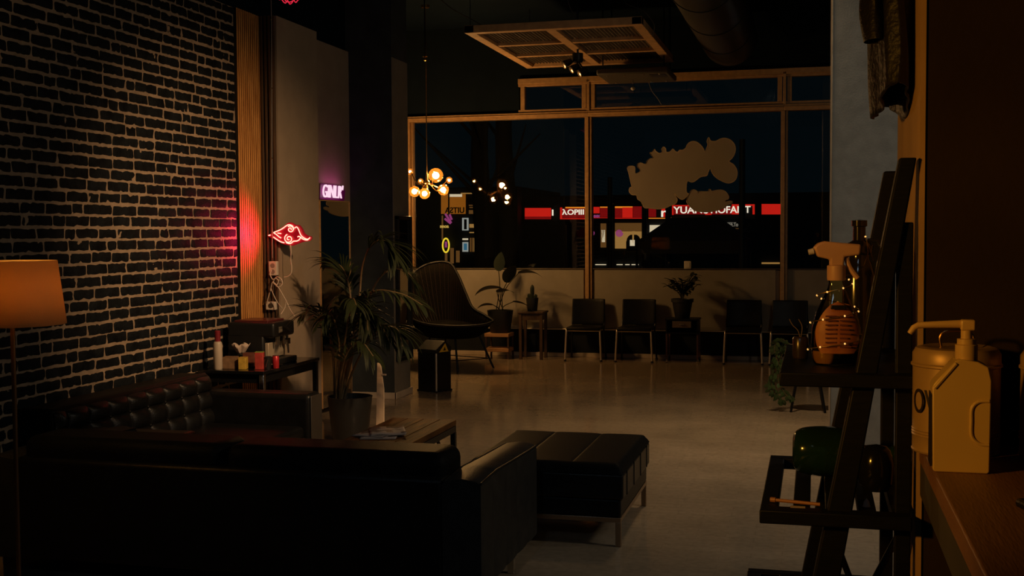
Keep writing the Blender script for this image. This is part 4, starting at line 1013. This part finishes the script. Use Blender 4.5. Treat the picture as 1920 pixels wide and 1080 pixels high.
# jacket on the clay wall edge
jk = thing('jacket', 'black jacket hanging from a hook high on the clay wall edge', 'jacket', (CX-.035, 3.17, 2.9))
def jac(u, v):
    a = 2*PI*u; z = -.98*v+.04*math.sin(2*a)*v
    w_ = (.22+.06*v)*(1 if v > .1 else .4+6*v); d_ = (.040+.010*math.sin(3*v))*(1 if v > .08 else .5+6*v)
    hem = .05*v**4*math.sin(a*2+.6)
    f_ = 1+.16*math.sin(a*6+2*v)+.10*math.sin(a*11-3*v)
    nn = .012*noise.noise(Vector((math.cos(a)*3, math.sin(a)*3, v*5)))
    return Vector((min(d_*f_*math.cos(a)-.006+nn, .031), w_*math.sin(a), z-hem))
MB().grid(jac, 110, 60).build('body', mat('jacket_black', (.010, .009, .008), .5, bump=.5, bscale=60, spec=.35), jk, solid=.003)
def slv(u, v):
    a = 2*PI*u; r = .034-.006*v; f_ = 1+.18*math.sin(v*22+math.sin(a)*2)+.12*math.sin(a*3)
    return Vector((-.052+r*f_*math.cos(a)-.012*math.sin(PI*v), -.16-.02*v+r*1.5*f_*math.sin(a), -.12-.72*v))
MB().grid(slv, 24, 70).build('sleeve', mat('jacket_black', (0, 0, 0)), jk)
MB().tube([(.035, 0, .02), (-.01, 0, .02), (-.02, 0, .04)], .007, 8).build('hook', BRASS, jk)

# ------------------------------------------------------------------ counter and its things
WOODTOP = mat('counter_wood', (.16, .075, .035), .5, color2=(.24, .12, .055), vscale=3, stretch=(8, 1, 4), bump=.15, bscale=30)
co = thing('counter', 'brown wooden bar counter in front of the dark wall', 'counter', (1.2, 1.90, 0))
x0 = .232-1.2
box(x0, 1.6, -.72, .885, 1.075, 1.12).build('countertop', WOODTOP, co, bevel=.004)
box(x0+.002, 1.6, -.70, .88, 1.0, 1.075).build('fascia', mat('fascia_dark', (.05, .045, .04), .6), co)
box(x0+.75, 1.6, -.40, .88, 0, 1.0).build('front_panel', mat('front_dark', (.03, .028, .026), .6), co, smooth=False)
CT = 1.12
AMB = mat('bottle_white_translucent', (.60, .42, .16), .35, sss=.0, coat=.2, var=.05)
sa = thing('sanitizer_bottle', 'angular pump bottle of sanitizer in front of the tin cans', 'bottle', (.282, 2.478, CT), -.02)
bodyp = [(-.052, .004), (-.048, 0), (.050, 0), (.054, .004), (.056, .185), (.050, .212), (.030, .222), (-.004, .226), (-.012, .222), (-.050, .178), (-.054, .170)]
mb = MB().prism(bodyp, lambda a, b: Vector((a, -.036, b)), lambda a, b: Vector((a, .036, b)))
mb.build('body', AMB, sa, bevel=.006, seg=3)
mb = MB().tube(catmull([Vector(p) for p in ((.052, -.0365, .058), (.034, -.0365, .060), (.020, -.0365, .075), (.019, -.0365, .105), (.020, -.0365, .130), (.032, -.0365, .143), (.052, -.0365, .145))], 5), .0035, 8); mb.build('grip_recess', AMB, sa)
MB().tube([(-.050, -.036, .168), (-.010, -.036, .218)], .004, 8).build('shoulder_edge', AMB, sa)
box(-.0562, -.0535, -.030, .030, .010, .155).build('label', mat('label_black', (.012, .010, .008), .5), sa, smooth=False)
NZ = mat('pump_plastic', (.62, .42, .18), .35)
MB().lathe([(.021, .222), (.0215, .226), (.0215, .252), (.018, .254), (.018, .264), (.011, .265), (.011, .283)], 24, (.012, 0, 0)).build('pump_collar', NZ, sa)
mb = MB().box(.0, .028, -.013, .013, .281, .303)
mb.build('pump_head', NZ, sa, bevel=.004, seg=3)
MB().tube([(.004, 0, .294), (-.080, 0, .290), (-.088, 0, .285), (-.096, 0, .273)], [.0085, .0065, .0065, .0055], 10).build('nozzle', NZ, sa)
TIN = mat('tin_cream', (.46, .30, .14), .42, metal=.25, var=.08)
def can(lab, x, y, word, ang, rz):
    t = thing('tin_canister', lab, 'canister', (x, y, CT))
    r = .090
    MB().lathe([(0, 0), (r, 0), (r+.002, .004), (r, .008), (r, .034), (r+.0016, .037), (r, .040), (r+.0016, .043), (r, .046), (r+.0016, .049), (r, .052), (r, .19)], 56).build('body', TIN, t)
    ld = MB().lathe([(r+.0005, .186), (r+.004, .188), (r+.004, .192), (r+.001, .195), (r+.001, .214), (r-.006, .226), (r-.02, .230), (r-.03, .226), (0, .228)], 56).build('lid', TIN, t)
    MB().tube(catmull([(-.032, .0, .228), (-.034, 0, .250), (-.02, 0, .262), (.02, 0, .262), (.034, 0, .250), (.032, 0, .228)], 5), .003, 8).build('handle', BRASS, ld)
    for i, chh in enumerate(word):
        a = ang+i*.46
        text('letter', chh, .075, mat('letter_dark', (.02, .012, .006), .6), t, ((r+.0008)*math.cos(a)-.012*math.sin(a)*-1, (r+.0008)*math.sin(a)-.012*math.cos(a), .088), (PI/2, 0, a+PI/2), .0006, .8)
    return t
can('cream tin canister with dark letters directly behind the sanitizer bottle', .299, 2.690, 'OW', 3.50, 0)
can('cream tin canister with letter L at the right edge of the counter', .515, 2.66, 'L', 4.28, 0)
wl = thing('wallet', 'flat black wallet lying at the right of the counter', 'wallet', (.40, 2.13, CT), .3)
box(-.05, .09, -.035, .05, 0, .016).build('cover', LEATHER2, wl, bevel=.006)
box(-.046, .086, -.037, -.03, .005, .011).build('edge', PAPER, wl)

# ------------------------------------------------------------------ street outside
YS_ = 28.0
struct('street', box(-30, 20, WY+.25, 60, -.25, -.12), mat('asphalt', (.03, .03, .032), .5, bump=.3), smooth=False)
FAC = mat('facade_night', (.012, .014, .017), .85, var=.3, vscale=2)
REDS = emit_mat('sign_red', (1.0, .022, .012), .62)
REDD = emit_mat('sign_red_dark', (1.0, .02, .02), .20)
AMBR = emit_mat('sign_amber', (1.0, .28, .02), .95)
WHT = emit_mat('letter_white', (1.0, .86, .68), 1.1)
GOLD = emit_mat('window_gold', (1.0, .50, .13), .34)
GOLDD = emit_mat('window_gold_dim', (1.0, .42, .10), .12)
PINK = emit_mat('neon_pink', (1.0, .15, .55), .3)
CREAM = emit_mat('window_cream', (1.0, .80, .52), .75)
bd = thing('shop_building', 'dark shop row across the street with red lit fascia signs', 'building', (-4, YS_, 0))
BO_ = Vector((-4, YS_, 0))
def rct(px0, px1, py0, py1, dy=0.0, th=.05):
    a = atY(px0, py1, YS_+dy)-BO_; b = atY(px1, py0, YS_+dy)-BO_; c = atY(px1, py1, YS_+dy)-BO_; d = atY(px0, py0, YS_+dy)-BO_
    T = Vector((0, th, 0)); return MB().add([a, c, b, d, a+T, c+T, b+T, d+T], [(0, 1, 2, 3), (7, 6, 5, 4), (0, 4, 5, 1), (1, 5, 6, 2), (2, 6, 7, 3), (3, 7, 4, 0)])
box(-2.95, 10, .06, 5, -.12, 2.52).build('facade', FAC, bd, smooth=False)
def sign(px0, px1, py0, py1, strips, txt=None):
    f_ = rct(px0, px1, py0, py1, 0, .05).build('fascia_sign', BLACKMETAL, bd, smooth=False)
    for (a, b, c, d, m_) in strips: rct(a, b, c, d, -.02, .02).build('lit_panel', m_, f_, smooth=False)
    return f_
sign(983, 1037, 388, 413, [(984, 1033, 390, 406, REDS), (984, 1033, 406, 411, REDD)])
sign(1049, 1100, 388, 412, [(1050, 1054, 389, 411, REDS), (1060, 1098, 388, 390.5, AMBR), (1050, 1098, 409.5, 411, REDS), (1055, 1098, 391, 409, REDD)])
sign(1111, 1142, 387, 411, [(1112, 1124, 388, 400, REDS), (1125, 1142, 387.5, 389.5, AMBR), (1125, 1142, 390, 407, REDD), (1112, 1142, 408, 409, REDS)])
sign(1152, 1205, 387, 410, [(1153, 1167, 387, 390, AMBR), (1153, 1167, 390, 408, REDD), (1167, 1186, 389, 408, REDS), (1167, 1186, 387, 389, AMBR), (1187, 1204, 387, 408, REDD), (1153, 1204, 408.5, 410, REDS)])
sign(1215, 1247, 386, 410, [(1216, 1230, 387, 407, REDD), (1240, 1247, 388, 407, REDS), (1216, 1247, 408.5, 410, AMBR)])
sY = sign(1259, 1416, 383, 410, [(1260, 1294, 384.5, 387, REDS), (1260, 1263, 384.5, 403, REDS), (1264, 1372, 387.5, 402, REDD), (1372, 1389, 383, 402, REDS), (1397, 1412, 383, 386, REDS), (1411, 1415, 383, 402, REDS), (1258, 1305, 408, 409.6, AMBR), (1311, 1337, 408, 409.6, AMBR), (1322, 1334, 400, 403, REDS)])
sign(1427, 1464, 381, 404, [(1428, 1464, 382.5, 402, REDS)])
def letters(word, px, py, capx, m_, par, sx=1.0, rot=0.0, dy=-.05, nm='sign_letter'):
    p = atY(px, py, YS_+dy)-BO_; s_ = capx/FPX*(Vector((p+BO_)).dot(_f))/.70
    return text(nm, word, s_, m_, par, p, (PI/2, rot, 0), .01, sx, 0, 'LEFT', .004)
letters('YUAN', 1263, 400, 12.5, WHT, sY, 1.10)
letters('S', 1319, 400, 12.5, WHT, sY, 1.1)
letters('HOFANT', 1332, 399.5, 12.5, WHT, sY, 1.02)
letters('I', 1034, 404, 11, WHT, bd, 1.2)
letters('\u03bbOPIII', 1054, 402.5, 9.5, WHT, bd, 1.15)
letters('r', 1238, 406.5, 17, WHT, bd, 1.3)
letters('MMM', 1111, 408, 5, PINK, bd, .8)
letters('KOFFEE.To', 1349, 424.5, 7, emit_mat('letter_grey', (1, .85, .65), .22), bd, .72)
# lit shop windows under the signs
def shopwin(rects, nm='shop_window'):
    for (a, b, c, d, m_) in rects: rct(a, b, c, d, -.005, .05).build(nm, m_, bd, smooth=False)
shopwin([(1126, 1136, 419, 464, GOLDD), (1128, 1134.5, 431, 454, CREAM), (1153, 1203, 418, 434, GOLDD), (1153, 1203, 434, 466, GOLD), (1218, 1247, 422, 445, CREAM), (1217, 1240, 445, 470, GOLDD), (1375, 1390, 433, 450, GOLDD), (1350, 1390, 428, 429, GOLDD), (1428, 1462, 492, 495, GOLD), (1116, 1136, 495.5, 497, CREAM), (1156, 1167, 495.5, 497, CREAM), (1172, 1180, 495.5, 497, CREAM), (1184, 1197, 495.5, 497, CREAM), (1345, 1353, 432, 437, GOLD), (1357, 1362, 433, 436, GOLD)])
# arched doorway silhouette with a figure shaped bar of light
ar = MB().tube([Vector(atY(1188+16*math.cos(a), 452+16*math.sin(a)*1.0, YS_-.04)-BO_) for a in [R(200-22*i) if False else R(180+180*i/10) for i in range(11)]]+[Vector(atY(1203, 468, YS_-.04)-BO_), Vector(atY(1196, 474, YS_-.04)-BO_)], .035, 8).build('arch', GOLD, bd)
rct(1174, 1200, 440, 470, -.03, .02).build('doorway', FAC, bd, smooth=False)
rct(1185.5, 1188.5, 434, 456, -.045, .01).build('light_bar', GOLD, bd, smooth=False)
rct(1181, 1190, 450, 461, -.045, .01).build('menu_board', CREAM, bd, smooth=False)
rose = MB().tube(catmull([atY(1161+7*(1-i/30)*math.cos(i*.75), 437+7*(1-i/30)*math.sin(i*.75), YS_-.06)-BO_ for i in range(28)], 2), .012, 6).build('pink_ring', PINK, bd)
MB().tube(catmull([atY(1110, 444, YS_-.06)-BO_, atY(1114, 438, YS_-.06)-BO_, atY(1113, 434, YS_-.06)-BO_], 4), .012, 6).build('pink_ring', PINK, bd)
# neighbouring shop at the left with the orange light box
b2 = thing('corner_shop', 'dark corner shop with orange light box sign behind the chandelier', 'building', (-9, YS_-.5, 0))
BO_ = Vector((-9, YS_-.5, 0)); _ys = YS_; YS_ = YS_-.5
box(-8, 1.98, .06, 5, -.12, 2.75).build('facade', FAC, b2, smooth=False)
ORB = emit_mat('sign_orange', (1.0, .30, .025), .26)
f_ = rct(827, 872, 364, 401, 0, .05).build('light_box', ORB, b2, smooth=False)
rct(843, 866, 364, 369, -.03, .02).build('tube_lamp', CREAM, f_, smooth=False)
rct(840, 842.5, 364, 401, -.03, .02).build('divider', BLACKMETAL, f_, smooth=False)
t_ = letters('UITSA', 871, 399, 10.5, BLACKPL, f_, -.95)
for (a, b, c, d, m_) in ((864, 891, 361.5, 363.5, GOLD), (879, 896, 384, 386, GOLDD), (880, 896, 388, 390, GOLDD), (879, 898, 394, 401, GOLDD), (908, 911, 362, 400, GOLD), (913.5, 916, 360, 400, GOLD), (909, 918, 363, 365.5, CREAM), (880, 890, 420, 427, GOLD), (892, 898, 420, 427, GOLD), (880, 898, 435, 437, GOLD), (867, 877, 447, 450, CREAM), (881, 883, 446, 472, GOLDD), (885, 887, 446, 472, GOLDD), (888.5, 891, 446, 472, GOLD), (893, 895, 446, 472, GOLD), (909, 911, 435, 485, GOLD), (914, 916, 435, 490, GOLD), (909, 916, 447, 451, CREAM), (834, 838, 471, 494, GOLDD), (844, 850, 465, 494, GOLDD), (855, 861, 470, 492, GOLDD), (828, 830, 404, 450, GOLDD)):
    rct(a, b, c, d, -.01, .04).build('shop_window', m_, b2, smooth=False)
rct(866.5, 878, 408.5, 432, -.02, .03).build('white_board', emit_mat('board_white', (.9, .9, .8), .35), b2, smooth=False)
rct(870, 875, 411, 430, -.03, .02).build('board_picture', BLACKMETAL, b2, smooth=False)
rct(867, 877.5, 454, 472, -.02, .03).build('screen_frame', emit_mat('board_white', (0, 0, 0), 0), b2, smooth=False)
rct(869.5, 875.5, 456.5, 469, -.03, .02).build('screen', emit_mat('screen_blue', (.10, .35, .55), .35), b2, smooth=False)
letters('nnoa', 825, 427, 6, emit_mat('letter_yellow', (1.0, .62, .12), .6), b2, 1.0)
MB().tube([atY(836+6*math.cos(R(a)), 460+13*math.sin(R(a)), YS_-.05)-BO_ for a in range(0, 360, 15)], .02, 8, True).build('neon_ring', emit_mat('neon_yellow', (1.0, .70, .04), 1.1), b2)
rct(834, 838, 453, 464, -.02, .02).build('poster', PINK, b2, smooth=False)
for pl_ in ([(835, 401), (846, 418)], [(834, 410), (845, 419)], [(843, 402), (847, 412)]): MB().tube([atY(a, b, YS_-.07)-BO_ for a, b in pl_], .028, 6).build('neon_stroke', PINK, b2)
YS_ = _ys
# market tent in front of the shops
TY = 22.0
tn = thing('market_tent', 'dark hipped market tent standing on the street', 'tent', (atY(1305, 500, TY).x, TY, -.12))
TO_ = tn.location.copy()
ap = atY(1303, 409, TY)-TO_; e = 1.25; hz = (atY(1300, 452, TY)-TO_).z
TENT = mat('tent_canvas', (.035, .028, .022), .8)
cs_ = [Vector((-.98, -.9, hz)), Vector((.98, -.9, hz)), Vector((.98, .9, hz)), Vector((-.98, .9, hz))]
tp_ = [Vector((c.x*.42, c.y*.42, ap.z)) for c in cs_]
MB().add(cs_+tp_, [(0, 1, 5, 4), (1, 2, 6, 5), (2, 3, 7, 6), (3, 0, 4, 7), (4, 5, 6, 7)]).build('roof', TENT, tn, smooth=False, solid=.02)
MB().add([Vector((c.x, c.y, hz)) for c in cs_]+[Vector((c.x*1.02, c.y*1.02, hz-.22)) for c in cs_], [(0, 1, 5, 4), (1, 2, 6, 5), (2, 3, 7, 6), (3, 0, 4, 7)]).build('valance', TENT, tn, smooth=False, solid=.01)
MB().box(-.95, .95, -.87, .87, .0, 1.0).build('side_wall', TENT, tn, smooth=False)
for c in cs_: MB().tube([(c.x, c.y, 0), (c.x, c.y, hz)], .025, 8).build('pole', BLACKMETAL, tn)
MB().box(-.96, -.60, -.90, -.875, .45, 1.0).build('side_wall', mat('tent_brown', (.10, .055, .025), .7, emit=(1, .4, .1), estr=.004), tn, smooth=False)
# street lamp posts and trees
for i, (px, Y, h, lab) in enumerate(((1144, 24.5, 2.9, 'dark street post left of the red signs'), (1208, 25.0, 2.9, 'dark street post between two lit red signs'), (1253, 24.0, 2.9, 'dark street post beside the word sign'), (1391, 20.3, 3.3, 'dark street post in front of the last letters of the sign'))):
    p = atY(px, 500, Y); o = thing('street_post', lab, 'post', (p.x, Y, -.12))
    MB().lathe([(.10, 0), (.10, .3), (.06, .35), (.05, h)], 14).build('pole', mat('post_dark', (.02, .022, .024), .6), o); MB().lathe([(.14, 0), (.14, .05)], 14).build('base', mat('post_dark', (0, 0, 0)), o)
for i, (px, Y, h, lab) in enumerate(((950, 21.0, 5.0, 'bare dark street tree behind the left window pane'), (905, 20.0, 4.4, 'thin dark street tree nearer the chandelier reflection'))):
    p = atY(px, 500, Y); o = thing('street_tree', lab, 'tree', (p.x, Y, -.12))
    rr = random.Random(i+2); BK = mat('bark_dark', (.03, .026, .022), .9, bump=.8, bscale=30)
    MB().tube(catmull([(0, 0, 0), (.04, 0, h*.35), (-.05, .02, h*.7), (.03, 0, h)], 6), [.22-.005*q for q in range(19)], 12).build('trunk', BK, o)
    for b_ in range(7):
        z = h*rr.uniform(.45, .95); a = rr.uniform(0, 2*PI); l = rr.uniform(.7, 1.5)
        MB().tube(catmull([(0, 0, z), (.4*l*math.cos(a), .4*l*math.sin(a), z+.35*l), (l*math.cos(a), l*math.sin(a), z+.9*l)], 4), [.05, .045, .04, .035, .03, .025, .02, .015, .01][:9], 6).build('branch', BK, o)
